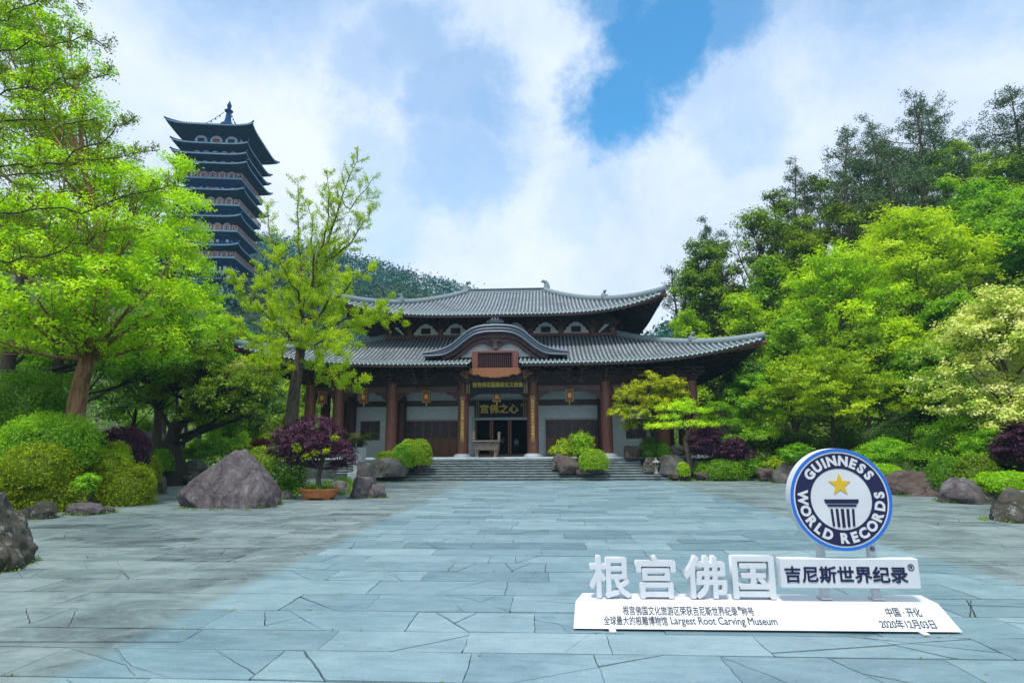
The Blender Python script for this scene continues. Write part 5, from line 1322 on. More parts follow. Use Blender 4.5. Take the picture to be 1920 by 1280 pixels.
# ------------------------------------------------------------------ left: the big trees
def lobes_px(base, items, Y, k=1.0, tint=.5, rg=None):
    out = []
    for it in items:
        u, v, r = it[:3]; dY = it[3] if len(it) > 3 else 0; ti = it[4] if len(it) > 4 else tint
        p = at(u, v, Y + dY); rr = r * mpp(Y + dY) * k; out.append((p - base, (rr, rr, rr * .75), ti))
    return out
def trunk_px(base, pts, Y): return [at(u, v, Y + dY) - base for u, v, dY in pts]
Y1 = 25.0; b1 = Vector((at(142, 800, Y1).x, Y1, 0.5))
tk = [Vector((-.1, 0, -.4))] + trunk_px(b1, [(140, 785, 0), (150, 725, 0), (166, 665, .1), (184, 610, .2), (196, 540, .4), (190, 460, .4), (170, 360, .2), (140, 260, 0)], Y1)
L1 = lobes_px(b1, [(230, 590, 60, -1), (290, 640, 55, 0, .6), (120, 610, 70, -2, .5), (40, 580, 80, -2, .45), (200, 520, 75, -2), (100, 500, 80, -3, .55), (20, 480, 80, -2), (280, 520, 65, 0, .6), (170, 430, 80, -2), (70, 400, 80, -2), (250, 440, 65, 0),
    (330, 560, 50, 1, .6), (120, 330, 80, -1), (200, 350, 70, 1), (30, 310, 85, -1), (260, 370, 50, 2), (100, 230, 75, 0), (20, 200, 85, 0), (60, 120, 75, 1), (150, 270, 60, 3), (230, 320, 45, 2), (-60, 400, 90, 0), (-60, 250, 90, 0), (10, 60, 70, 2), (180, 560, 60, -3, .6), (70, 560, 60, -4, .6), (330, 470, 45, 3), (150, 200, 40, 1), (0, 640, 60, 0, .4), (210, 300, 55, 2), (250, 360, 55, 2, .6), (300, 400, 45, 3, .6), (120, 160, 55, 2, .4), (60, 60, 60, 3, .35), (140, 640, 50, -2, .5), (240, 660, 45, 0, .5), (60, 650, 60, 2, .3), (150, 380, 60, 3, .4), (60, 460, 70, 3, .35), (180, 480, 60, 3, .35), (100, 280, 70, 3, .35), (60, 20, 65, 1, .35), (130, 60, 48, 2, .35), (160, 130, 45, 1, .35), (20, 110, 75, 0, .35), (-40, 40, 80, 0), (190, 220, 45, 1, .4), (90, 170, 60, 1, .4)], Y1, 1.18, .5)
broadleaf('broadleaf_tree', 'big spreading yellow-green tree with a leaning orange-brown trunk on the left', 'tree', 101, 16, 3.2, 'lime', 'bark_orange', ncl=30, nleaf=24, rcl=.26, size=.135, tr=.40, lobes=L1, trunk=tk, loc=b1, wood_twigs=.3, lobe_r=.5, hmin=.36)
Y2 = 31.0; b2 = Vector((at(15, 760, Y2).x, Y2, .8))
tk = [Vector((0, 0, -.4))] + trunk_px(b2, [(12, 720, 0), (18, 650, 0), (30, 570, 0), (45, 480, .5), (40, 380, 1)], Y2)
L2 = lobes_px(b2, [(60, 620, 60, 1), (130, 600, 55, 2), (-20, 560, 70, 0), (60, 500, 70, 2), (120, 680, 45, 3), (180, 660, 45, 3), (0, 420, 80, 2), (90, 400, 70, 4)], Y2, 1.0, .4)
broadleaf('broadleaf_tree', 'dark-trunked green tree half hidden behind the orange-brown trunk at the far left', 'tree', 102, 14, 3.0, 'green', 'bark_dark', ncl=30, nleaf=22, rcl=.30, size=.15, tr=.42, lobes=L2, trunk=tk, loc=b2, lobe_r=.5)
b2 = Vector((at(108, 760, 33).x, 33.0, .8)); tk = [Vector((0, 0, -.4))] + trunk_px(b2, [(106, 720, 0), (112, 640, 0), (125, 560, 0), (135, 470, 0)], 33)
L2 = lobes_px(b2, [(200, 690, 50, 0), (260, 700, 50, 1), (150, 640, 50, 2), (240, 640, 55, 2), (320, 680, 45, 2), (300, 600, 60, 3), (180, 560, 70, 3), (370, 640, 45, 4)], 33, 1.0, .42)
broadleaf('broadleaf_tree', 'shaded green tree behind the leaning orange-brown trunk, nearer the pagoda', 'tree', 103, 12, 3.0, 'green', 'bark_dark', ncl=28, nleaf=22, rcl=.30, size=.15, tr=.34, lobes=L2, trunk=tk, loc=b2, lobe_r=.5)
for k_, (l, u, Y, v0, items, mt, ti) in enumerate([
 ('shaded dark green tree filling the gap right of the orange-brown trunk', 250, 40.0, 830, [(220, 700, 45), (270, 720, 40), (235, 750, 40), (290, 760, 35), (200, 640, 50), (260, 650, 50), (300, 690, 40), (215, 780, 30)], 'green', .68),
 ('shaded dark green tree between the two leftmost trunks', 70, 38.0, 800, [(60, 690, 50), (110, 720, 40), (30, 730, 45), (80, 640, 50), (140, 680, 45), (0, 660, 60), (-40, 700, 60), (160, 740, 35)], 'green', .6),
 ('leafy mid-green tree behind the leaning trunk, over the garden path', 345, 46.0, 830, [(340, 640, 45), (390, 660, 40), (360, 700, 40), (300, 660, 40), (410, 700, 30), (420, 640, 30)], 'olive', .6)]):
    bd = Vector((at(u, v0, Y).x, Y, .6))
    broadleaf('broadleaf_tree', l, 'tree', 160 + k_, 8, 2.4, mt, 'bark_dark', ncl=24, nleaf=22, rcl=.34, size=.17, tr=.22, lobes=lobes_px(bd, items, Y, 1.1, ti), loc=bd, lobe_r=.5)
Y4 = 38.0; b4 = Vector((at(300, 800, Y4).x, Y4, .8))
tk = [Vector((0, 0, -.4))] + trunk_px(b4, [(300, 720, 0), (312, 620, 0), (322, 520, 0), (325, 420, 0), (328, 340, 0)], Y4)
L4 = lobes_px(b4, [(330, 315, 34, 0, .65), (300, 350, 40, 0), (345, 385, 40, -1, .65), (285, 410, 50, 0), (350, 440, 38, 0, .65), (310, 470, 50, -1), (360, 505, 38, 0, .65), (270, 520, 50, 0), (330, 560, 50, -1), (385, 555, 34, 1, .6), (290, 610, 50, 0), (360, 620, 42, 0, .6), (250, 450, 50, 1), (400, 610, 30, 1, .6), (330, 680, 40, 0), (380, 690, 35, 1)], Y4, 1.15, .55)
broadleaf('broadleaf_tree', 'bright lime-green tree standing just in front of the pagoda', 'tree', 104, 17, 2.6, 'lime', 'bark', ncl=30, nleaf=22, rcl=.30, size=.155, tr=.22, lobes=L4, trunk=tk, loc=b4, lobe_r=.5)
Y6 = 37.0; b6 = gnd(328, 868, .1); b6 = Vector((at(328, 868, Y6).x, Y6, .1))
tk = [Vector((0, 0, -.3))] + trunk_px(b6, [(326, 862, 0), (322, 830, 0), (330, 795, 0), (350, 750, 0), (370, 710, 0)], Y6)
L6 = lobes_px(b6, [(330, 720, 42, 0), (380, 690, 45, 0), (430, 720, 45, 0, .5), (290, 745, 35, 0), (380, 750, 40, -1), (440, 760, 35, 0), (480, 730, 35, 1, .5), (350, 780, 30, -1), (410, 785, 28, 0), (270, 700, 40, 2), (470, 770, 25, 0)], Y6, 1.0, .36)
broadleaf('evergreen_tree', 'dark low evergreen tree with a thick mossy trunk behind the pyramid boulder', 'tree', 105, 7, 2.2, 'olive', 'bark_dark', ncl=40, nleaf=26, rcl=.20, size=.12, tr=.62, lobes=L6, trunk=tk, loc=b6, lobe_r=.5, wood_twigs=.8)
Y7 = 45.0; b7 = Vector((at(470, 860, Y7).x, Y7, .2))
L7 = lobes_px(b7, [(470, 690, 32, 0, .8), (440, 705, 30, 0, .7), (500, 705, 28, 0, .75), (420, 740, 32, 0, .4), (470, 745, 35, -1, .4), (510, 745, 28, 0, .45), (450, 790, 35, 0, .25), (500, 790, 30, 0, .25)], Y7)
broadleaf('flowering_tree', 'pale cream-topped flowering tree behind the ginkgo trunk', 'tree', 106, 7, 2.4, 'cream', 'bark', ncl=34, nleaf=22, rcl=.24, size=.15, tr=.15, lobes=L7, loc=b7, lobe_r=.5)

# ---- trees whose long shoots show: the ginkgo and the overhanging boughs at the left edge
def twiggy(root, limbs, mat, bark, seed, tw=(.9, 2.2), step=.42, rise=.7, leaf=.10, per=26, rcl=.10, tint=.5, sub=3, clump=1.0, asp=.8, start=.15):
    rg = random.Random(seed); g = np.random.default_rng(seed); wood, fol = MB(), Fol()
    P, N, S, T = [], [], [], []
    def leafy(pts, dens, ti):
        for a, b in zip(pts[:-1], pts[1:]):
            L = (b - a).length
            for _ in range(max(1, int(L * dens * clump))):
                q = a.lerp(b, rg.random()); k = rg.randint(4, 8)
                P.append(np.array(q) + g.normal(size=(k, 3)) * rcl); N.append(g.normal(size=(k, 3)) + np.array([0, 0, .7])); S.append(leaf * g.uniform(.6, 1.25, k)); T.append(np.clip(ti + g.normal(0, .15, k), 0, 1))
    for pts, r0, r1, dens in limbs:
        n = len(pts)
        if dens:
            L_ = sum((pts[i + 1] - pts[i]).length for i in range(n - 1)) / n
            pts = [p if i in (0,) else p + Vector((rg.gauss(0, .09), rg.gauss(0, .09), rg.gauss(0, .09))) * L_ * 1.6 for i, p in enumerate(pts)]
        wood.tube(pts, [r0 + (r1 - r0) * (i / (n - 1)) ** .8 for i in range(n)], 7)
        d = [0]
        for a, b in zip(pts[:-1], pts[1:]): d.append(d[-1] + (b - a).length)
        s = d[-1] * start
        if not dens: continue
        k = 0
        while s < d[-1]:
            i = max(j for j in range(n) if d[j] <= s); i = min(i, n - 2); a = pts[i].lerp(pts[i + 1], (s - d[i]) / max(1e-4, d[i + 1] - d[i])); ax = (pts[i + 1] - pts[i]).normalized()
            w = k * 2.4 + rg.uniform(-.6, .6); k += 1
            side = ax.orthogonal().normalized(); side.rotate(Matrix.Rotation(w, 3, ax))
            L = rg.uniform(*tw) * (1.15 - .75 * s / d[-1]); dirv = (side * 1.0 + ax * .75 + Vector((0, 0, rise * .5))).normalized()
            e = a + dirv * L; B = bez(a, e, (rg.gauss(0, .08) * L, rg.gauss(0, .08) * L, -.06 * L), 5); r = max(.010, r0 * .22 * (1 - .6 * s / d[-1]))
            wood.tube(B, [r, r * .8, r * .6, r * .45, .006], 5); ti = tint + rg.gauss(0, .1)
            leafy(B[1:], per * dens, ti)
            for _ in range(sub):
                q = rg.uniform(.25, .9); a2 = B[int(q * 4)]; dv = (dirv + Vector((rg.gauss(0, .7), rg.gauss(0, .7), rg.gauss(.25, .4)))).normalized(); e2 = a2 + dv * L * rg.uniform(.3, .6)
                B2 = [a2, a2.lerp(e2, .5), e2]; wood.tube(B2, [r * .5, r * .35, .005], 4); leafy(B2, per * dens, ti + .05)
            s += step * rg.uniform(.6, 1.4)
        leafy(pts[n // 2:], per * dens * .7, tint)
    fol.put(np.concatenate(P), np.concatenate(N), np.concatenate(S), np.concatenate(T))
    wood.build('trunk', M[bark], root, smooth=True, angle=80); fol.build('crown', mat, root, asp=asp, fold=.06, g=g)
def poly_px(base, pts, Y, n=None):
    out = [at(u, v, Y + dY) - base for u, v, dY in pts]
    ctl = np.array([list(p) for p in out]); m = (len(ctl) - 1) * 3 + 1; x = np.linspace(0, len(ctl) - 1, m)
    o = np.stack([np.interp(x, range(len(ctl)), ctl[:, k]) for k in range(3)], 1)
    for _ in range(2): o[1:-1] = .25 * o[:-2] + .5 * o[1:-1] + .25 * o[2:]
    return [Vector(p) for p in o]
YG = 33.0; bg = Vector((at(546, 905, YG).x, YG, .15))
gk = thing('ginkgo_tree', 'young ginkgo with upright shoots and bright lime leaves in front of the hall', 'tree', bg)
gl = [(poly_px(bg, [(547, 912, 0), (545, 800, 0), (551, 740, 0), (560, 680, 0), (570, 620, 0)], YG), .50, .24, 0)]
for pts, r in [([(568, 640, 0), (582, 560, 0), (606, 470, 0), (640, 370, 0), (672, 275, 0)], .20), ([(570, 620, 0), (566, 520, .5), (560, 430, .6), (563, 335, .8)], .15), ([(588, 540, 0), (610, 450, -.8), (614, 390, -1), (618, 322, -1)], .10),
    ([(572, 600, 0), (536, 510, .5), (508, 440, .5), (496, 378, .5)], .10), ([(600, 500, 0), (645, 470, .5), (680, 420, 1), (706, 380, 1)], .09), ([(572, 640, 0), (625, 606, -1), (680, 590, -2), (752, 598, -2.5)], .12), ([(566, 690, 0), (610, 690, -1.5), (650, 698, -2.5), (688, 716, -3.2)], .10),
    ([(566, 650, 0), (510, 600, -1), (460, 560, -1.5), (428, 505, -2)], .12), ([(558, 700, 0), (510, 660, .5), (468, 640, 1), (440, 600, 1)], .09), ([(572, 620, 0), (620, 560, -2), (660, 530, -3), (700, 500, -3.5)], .10), ([(570, 620, 0), (560, 560, -2), (540, 520, -3.5), (515, 470, -4)], .10),
    ([(570, 620, 0), (590, 560, 2), (620, 520, 3.5), (640, 460, 4)], .10), ([(568, 640, 0), (530, 590, 2), (500, 540, 3.5), (480, 500, 4)], .10), ([(575, 580, 0), (590, 500, -1.5), (585, 440, -2), (580, 380, -2)], .09), ([(568, 660, 0), (600, 640, -2.5), (630, 640, -4), (660, 650, -5)], .09),
    ([(566, 660, 0), (545, 630, -2.5), (520, 620, -4), (490, 640, -5)], .09), ([(570, 640, 0), (640, 620, 2), (700, 600, 3), (730, 560, 3)], .09), ([(560, 700, 0), (530, 680, -1.5), (490, 690, -2.5), (455, 680, -3)], .08), ([(640, 370, 0), (655, 400, -.5), (690, 350, -1), (700, 330, -1)], .05)]:
    gl.append((poly_px(bg, pts, YG), r, .012, 1.0 if min(p[1] for p in pts) > 420 else .55))
twiggy(gk, gl, 'lime', 'bark', 77, (.8, 2.0), .32, .6, .080, 20, .075, .60, 6)
YO = 14.0; bo = Vector((-20.0, YO + 1, .8))
ov = thing('overhanging_tree', 'thin dark boughs with sparse small leaves reaching in from the upper left edge', 'tree', bo)
ol = [([Vector((0, 0, -.5)), Vector((.1, 0, 2)), Vector((.3, 0, 5)), Vector((.8, .2, 8)), Vector((1.2, .2, 11))], .34, .16, 0)]
tp = [at(-330, 480, YO) - bo, at(-330, 300, YO) - bo, at(-300, 120, YO) - bo]
for pts, r in [([(-330, 480, 0), (-60, 408, 0), (70, 396, 0), (200, 385, .5), (330, 352, 1)], 0.038), ([(-330, 300, 0), (-40, 325, 0), (60, 312, 0), (140, 296, .5), (215, 250, .8), (245, 215, 1)], 0.034), ([(-300, 250, 0), (-40, 190, 0), (60, 170, 0), (140, 150, 0), (200, 140, 0)], 0.031),
    ([(-300, 120, 0), (-40, 100, 0), (60, 88, 0), (130, 75, .5), (200, 82, .5)], 0.031), ([(-300, 60, 0), (-20, 40, 0), (60, 10, 0), (150, -10, 0)], 0.027), ([(-330, 520, 0), (-60, 500, -1), (60, 480, -1), (140, 470, -1.5), (215, 440, -1.5)], 0.031),
    ([(-330, 380, 0), (-60, 350, 1.5), (80, 330, 2), (190, 300, 2.5), (290, 285, 3)], 0.031), ([(-300, 250, 0), (-50, 240, -2), (60, 235, -2.5), (150, 240, -3)], 0.027)]:
    ol.append((poly_px(bo, pts, YO), r, .012, .55))
twiggy(ov, ol, LM['olive'], 'bark_dark', 78, (.5, 1.5), .22, .45, .075, 12, .07, .5, 4, asp=.55, start=.3)

# ------------------------------------------------------------------ left: hedges and shrubs
SG = 'clipped shrubs of the left bed'
shrub_px('tall dark clipped hedge block at the left edge under the trees', 40, 694, 815, 150, 'green', 27, 'dome', .11, 1.2, .34, .8, sq=4.0, bump=.03, cat='hedge', name='hedge', group=SG)
shrub_px('large bright green dome shrub topped with fresh growth in the left bed', 88, 772, 868, 178, 'green', 22.5, 'dome', .085, 1.2, .72, .8, bump=.09, group=SG)
shrub_px('olive green dome below the large bright dome in the left bed', 68, 832, 905, 130, 'yellow', 21.3, 'dome', .08, 1.2, .30, .8, bump=.08, group=SG)
shrub_px('low yellow-green hedge along the front of the left bed', 62, 888, 955, 165, 'yellow', None, 'dome', .075, 1.3, .45, .45, bump=.12, group=SG, cat='hedge', name='hedge')
shrub_px('round yellow-green bush at the front right of the left bed', 232, 868, 944, 104, 'yellow', None, 'dome', .075, 1.3, .42, .8, bump=.08, group=SG)
shrub_px('small yellow-green bush behind the front round one', 204, 842, 905, 84, 'yellow', 24, 'dome', .08, 1.2, .45, .8, bump=.08, group=SG)
shrub_px('small bright green fern-like clump beside the stone lantern', 160, 888, 925, 50, 'green', 21, 'loose', .09, 1.2, .75, .8, group=SG)
shrub_px('purple-leaved sloping hedge behind the left bed', 222, 800, 870, 110, 'purple', 26, 'dome', .085, 1.2, .45, .6, bump=.06, group=SG, cat='hedge', name='hedge')
shrub_px('yellowish bush leaning on the purple hedge', 216, 826, 868, 50, 'yellow', 25, 'dome', .085, 1.2, .5, .8, group=SG)
shrub_px('low rounded bush at the tip of the left bed', 268, 852, 902, 60, 'yellow', 29, 'dome', .09, 1.2, .4, .8, group=SG)
shrub_px('low dark green bush behind the tip of the left bed', 298, 842, 880, 50, 'green', 35, 'dome', .1, 1.1, .4, .8, group=SG)
MG = 'garden shrubs behind the pyramid boulder'
for l, u, vt, vb, w, mt, Y, st, ti in [
 ('bright green bush left of the pyramid boulder tip', 395, 812, 862, 70, 'green', 40, 'loose', .6), ('bright green bush just behind the pyramid boulder tip', 450, 810, 860, 70, 'lime', 41, 'loose', .3), ('dark green bush beside the thick mossy trunk', 366, 824, 868, 60, 'green', 39, 'loose', .5),
 ('small dark red bush behind the pyramid boulder', 486, 822, 846, 46, 'red', 39, 'loose', .4), ('olive bush right of the pyramid boulder', 492, 838, 885, 70, 'yellow', 34, 'dome', .4), ('dark clipped bush between the pyramid boulder and the orange pot', 536, 842, 925, 72, 'dark', 30, 'dome', .62),
 ('low fern-like bush beside the orange pot', 532, 895, 930, 56, 'green', None, 'loose', .3), ('leafy green bush under the pale flowering tree', 470, 785, 850, 80, 'green', 44, 'loose', .5), ('green bush in the gap left of the purple maple', 510, 790, 840, 60, 'olive', 42, 'loose', .5), ('yellow bush far behind the dark tree', 540, 770, 830, 60, 'olive', 47, 'loose', .6),
 ('deep green bush filling the shade left of the thick mossy trunk', 255, 780, 840, 80, 'green', 43, 'loose', .45), ('light green bush behind the side path', 420, 775, 830, 80, 'green', 47, 'loose', .7)]:
    shrub_px(l, u, vt, vb, w, mt, Y, st, .12, 1.1, ti, .9, group=MG)
# purple maple in the pot
mp_ = thing('purple_maple', 'purple-leaved maple with a drooping layered crown growing in the orange pot', 'tree', (POT[0], POT[1], .45))
fol = Fol(); wood = MB(); rgm = random.Random(4); bp = Vector((POT[0], POT[1], .45)); q = mpp(POT[1])
tk = [Vector((0, 0, -.1)), Vector((-.08, 0, .5)), Vector((.02, 0, .95)), Vector((.05, 0, 1.5)), Vector((-.05, 0, 2.0))]
wood.tube(tk, [.15, .11, .10, .09, .06], 8)
for u, v, ru, rv, dY, ti in [(580, 800, 44, 20, 0, .5), (545, 812, 36, 18, -.3, .5), (615, 812, 36, 18, .2, .55), (530, 832, 30, 16, 0, .42), (575, 830, 52, 20, -.6, .5), (622, 832, 36, 18, -.3, .6), (548, 852, 34, 15, -.5, .35), (595, 854, 40, 16, -.5, .4), (642, 852, 34, 16, -.4, .5), (650, 868, 28, 14, -.2, .45), (630, 876, 24, 10, -.2, .35), (560, 868, 34, 12, -.2, .3), (518, 848, 20, 12, 0, .4), (600, 790, 26, 14, .6, .5), (570, 840, 60, 24, .8, .35)]:
    p = at(u, v, POT[1] + dY) - bp; r = (ru * q, ru * q * .8, rv * q)
    cc = fol.lobe(p, r, int(ru * rv / 9), 20, .085, .10, ti, .6, np.random.default_rng(u), up=.6)
    P = limb(wood, tk[2 + rgm.randrange(2)], p, .05, .015, rgm, .12, 6, 5)
    for c in cc[:6]: limb(wood, P[-2], Vector(c), .014, .006, rgm, .1, 3, 4)
wood.build('trunk', M['bark'], mp_, smooth=True); fol.build('crown', 'purple', mp_, asp=.45)
fol = Fol()
for u, v in ((560, 842), (590, 850), (555, 836), (612, 846), (628, 822), (575, 856)):
    fol = Fol(); fol.lobe(at(u, v, POT[1] - 1.15) - bp, (.09, .08, .06), 12, 20, .075, .095, .5, .8)
    fol.build('green_shoot', 'yellow', mp_, asp=.5)
fol = Fol(); fol.lobe((0, 0, .02), (37 * q * .85, 37 * q * .5, .10), 60, 16, .07, .07, .5, .5, shell=(.1, 1))
fo = fol.build('pot_herbs', 'green', None, loc=(POT[0], POT[1], .52)); tag(fo, 'low bright green herbs covering the soil of the orange pot', 'plant')
# cycad
cy = thing('cycad', 'dark cycad with arching fronds in the pale stone planter beside the hall', 'plant', CYC)
m = MB(); m.lathe([(.2, -.1), (.24, .1), (.2, .35), (.1, .45)], n=10); m.build('trunk', M['bark_dark'], cy)
def frond(g, rg, w, L, up):
    a = Vector((math.cos(w) * .1, math.sin(w) * .1, .38)); e = a + Vector((math.cos(w) * L, math.sin(w) * L, up)); return bez(a, e, (0, 0, L * .42), 9)
V, Fq, T = [], [], []; rgc = random.Random(3)
for k in range(34):
    B = frond(G, rgc, k * 2.4, rgc.uniform(.75, 1.25), rgc.uniform(-.35, .75)); ti = rgc.uniform(.2, .9)
    for i in range(8):
        a, b = B[i], B[i + 1]; d = (b - a).normalized(); sd = d.cross(Vector((0, 0, 1))).normalized(); ln = .30 * math.sin(math.pi * (i + 1.2) / 10)
        for j in range(3):
            p = a.lerp(b, j / 3)
            for s in (-1, 1):
                t_ = p + sd * s * ln + d * ln * .55 - Vector((0, 0, .03)); i0 = len(V); V += [p, p + d * .03, t_, t_ - d * .012]; Fq.append([i0, i0 + 1, i0 + 2, i0 + 3]); T.append(min(1, max(0, ti + rgc.gauss(0, .1))))
np_mesh('fronds', [tuple(v) for v in V], np.array(Fq), LM['cycad'], cy, tint=T)
# clipped shrubs beside and on the steps
KG = 'clipped bright shrubs beside the steps'
shrub_px('bright lime dome shrub left of the steps, right one of the cluster', 787, 823, 868, 44, 'dome', 41.3, 'dome', .09, 1.6, .6, 1, bump=.05, group=KG)
shrub_px('green dome shrub in the middle of the cluster left of the steps', 756, 832, 872, 44, 'green', 40.8, 'dome', .09, 1.6, .60, 1, bump=.05, group=KG)
shrub_px('low lime dome shrub at the left end of the cluster left of the steps', 724, 845, 872, 42, 'dome', 41.2, 'dome', .09, 1.6, .42, 1, bump=.05, group=KG)
shrub_px('pale lime shrub behind the cluster left of the steps', 766, 824, 858, 40, 'dome', 42.6, 'dome', .09, 1.5, .75, 1, bump=.08, group=KG)
shrub_px('perfectly round lime dome shrub on the rock in the middle of the steps', 1113, 842, 877, 52, 'dome', 40.8, 'dome', .085, 1.8, .52, 1, bump=.03, group=KG)
shrub_px('loose pale green bush above the reddish boulder on the steps', 1088, 810, 862, 58, 'dome', 42.6, 'loose', .11, 1.3, .6, .9, group=KG, stems=True)
shrub_px('loose yellowish bush left of the pale green bush on the steps', 1053, 822, 858, 50, 'yellow', 42.4, 'loose', .11, 1.1, .6, .9, group=KG, stems=True)
# ------------------------------------------------------------------ right garden
RG = 'shrubs of the right garden'
Yk = 43.5; bk = Vector((at(1232, 850, Yk).x, Yk, .5))
Lk = lobes_px(bk, [(1180, 745, 34, 0), (1215, 722, 34, 0, .6), (1255, 725, 28, 0, .6), (1275, 742, 20, 0), (1165, 775, 26, 0, .45), (1195, 780, 30, -1, .4), (1230, 765, 32, -1, .45), (1215, 800, 24, 0, .3), (1270, 720, 16, .5, .7), (1180, 800, 18, 0, .35), (1240, 745, 30, 1)], Yk, 1, .5)
broadleaf('golden_tree', 'rounded yellow-gold leaved small tree in front of the right porch columns', 'tree', 111, 6, 2.3, 'golden', 'bark_dark', ncl=46, nleaf=26, rcl=.15, size=.105, tr=.13, lobes=Lk, loc=bk, lobe_r=.5)
Yb = 41.8; bb = Vector((at(1292, 868, Yb).x, Yb, .3)); lay_ = thing('layered_pine', 'bright green cloud-pruned tree with flat foliage pads and a bent trunk', 'tree', bb)
wood, fol = MB(), Fol(); rgl = random.Random(9)
tk = trunk_px(bb, [(1294, 885, 0), (1290, 850, 0), (1284, 825, 0), (1290, 800, 0), (1298, 775, 0), (1290, 760, 0)], Yb); wood.tube(tk, [.22, .18, .16, .13, .1, .06], 8)
for u, v, ru, rv, dY, ti in [(1262, 765, 36, 11, 0, .75), (1285, 756, 26, 9, .5, .7), (1304, 770, 30, 9, 0, .6), (1240, 800, 34, 8, -.4, .9), (1296, 796, 48, 9, -.4, .75), (1250, 783, 26, 7, 0, .7)]:
    p = at(u, v, Yb + dY) - bb; q_ = mpp(Yb); fol.lobe(p, (ru * q_, ru * q_ * .8, rv * q_), int(ru * rv / 5), 18, .13, .13, ti, .6, np.random.default_rng(u), up=.9); limb(wood, tk[2 + rgl.randrange(3)], p, .07, .03, rgl, .15)
wood.build('trunk', M['bark'], lay_, smooth=True); fol.build('crown', 'lime', lay_, asp=.4)
lay2 = thing('layered_pine', 'darker green cloud-pruned tree with round pads beside the bright one', 'tree', Vector((at(1375, 850, 43.2).x, 43.2, .3)))
wood, fol = MB(), Fol(); b_ = Vector(lay2.location)
tk = trunk_px(b_, [(1375, 860, 0), (1370, 830, 0), (1360, 800, 0), (1352, 775, 0)], 43.2); wood.tube(tk, [.2, .16, .12, .06], 8)
for u, v, ru, rv, dY, ti in [(1344, 764, 26, 14, 0, .5), (1378, 776, 22, 12, 0, .5), (1362, 795, 46, 10, -.3, .45), (1400, 806, 30, 10, -.6, .55), (1330, 785, 24, 9, 0, .4), (1425, 818, 38, 13, -1.5, .7), (1385, 822, 30, 8, -1, .6)]:
    p = at(u, v, 43.2 + dY) - b_; q_ = mpp(43.2); fol.lobe(p, (ru * q_, ru * q_ * .8, rv * q_), int(ru * rv / 5), 18, .13, .13, ti, .6, np.random.default_rng(u), up=.9); limb(wood, tk[1 + rgl.randrange(3)], p, .07, .03, rgl, .15)
wood.build('trunk', M['bark'], lay2, smooth=True); fol.build('crown', 'green', lay2, asp=.4)
for l, u, vt, vb, w, mt, Y, st, ti, sz in [
 ('taller deep purple dome shrub right of the steps', 1325, 795, 872, 84, 'purple', 41.2, 'layer', .45, .10), ('shorter deep purple dome shrub to the right of the taller one', 1378, 816, 876, 76, 'purple', 40.9, 'layer', .5, .10),
 ('low bright green moss-like shrub under the deep purple shrubs', 1352, 862, 896, 92, 'green', 40.6, 'dome', .45, .10), ('green shrub right of the shorter purple one', 1412, 855, 896, 64, 'green', 40.5, 'loose', .55, .12), ('yellow-green spreading shrub above the root-like rock', 1458, 862, 890, 60, 'yellow', 40, 'loose', .4, .12),
 ('small bright shrub on the broad grey boulder', 1282, 866, 890, 22, 'lime', 40.2, 'dome', .5, .09), ('dark shrub on the mossy rock right of the steps', 1222, 818, 866, 50, 'green', 43.2, 'loose', .2, .11), ('small bright shrub beside the rock shelf', 1246, 832, 860, 26, 'green', 43, 'dome', .6, .1),
 ('spreading green shrub left behind the round sign', 1496, 830, 872, 78, 'green', 37.5, 'layer', .5, .11), ('large low bright green dome right of the round sign', 1664, 820, 882, 112, 'green', 33, 'layer', .72, .095), ('yellow-green ground shrub behind the three-humped boulder', 1655, 870, 900, 70, 'lime', 31.5, 'dome', .3, .09),
 ('green shrub filling between the low dome and the big layered bush', 1740, 828, 885, 70, 'olive', 33, 'loose', .5, .10), ('big layered green bush at the right, below the cream-flowered tree', 1822, 768, 895, 190, 'green', 30.5, 'layer', .55, .10), ('second layered green bush tucked in front of the big one', 1862, 800, 890, 110, 'green', 28.5, 'layer', .65, .095),
 ('upright green bush behind the flat purple-grey boulder', 1778, 856, 935, 62, 'green', 28.3, 'dome', .30, .085), ('rounded olive bush behind the flat boulder', 1838, 854, 930, 80, 'olive', 27.4, 'dome', .42, .085), ('low bright ground hedge above the rough white-topped boulder', 1888, 884, 918, 90, 'lime', 24.5, 'dome', .28, .075),
 ('deep purple maple bush at the right edge of the picture', 1918, 786, 888, 90, 'purple', 27, 'layer', .55, .095), ('shaded dark bush beneath the golden-green umbrella tree', 1580, 800, 865, 110, 'dark', 41, 'loose', .5, .13), ('shaded dark bush at the left foot of the umbrella tree', 1480, 805, 860, 100, 'dark', 43, 'loose', .45, .13), ('shaded dark bush at the right foot of the umbrella tree', 1690, 790, 860, 110, 'dark', 40, 'loose', .5, .13)]:
    shrub_px(l, u, vt, vb, w, mt, Y, st, sz, 1.25, ti, .85, group=RG)
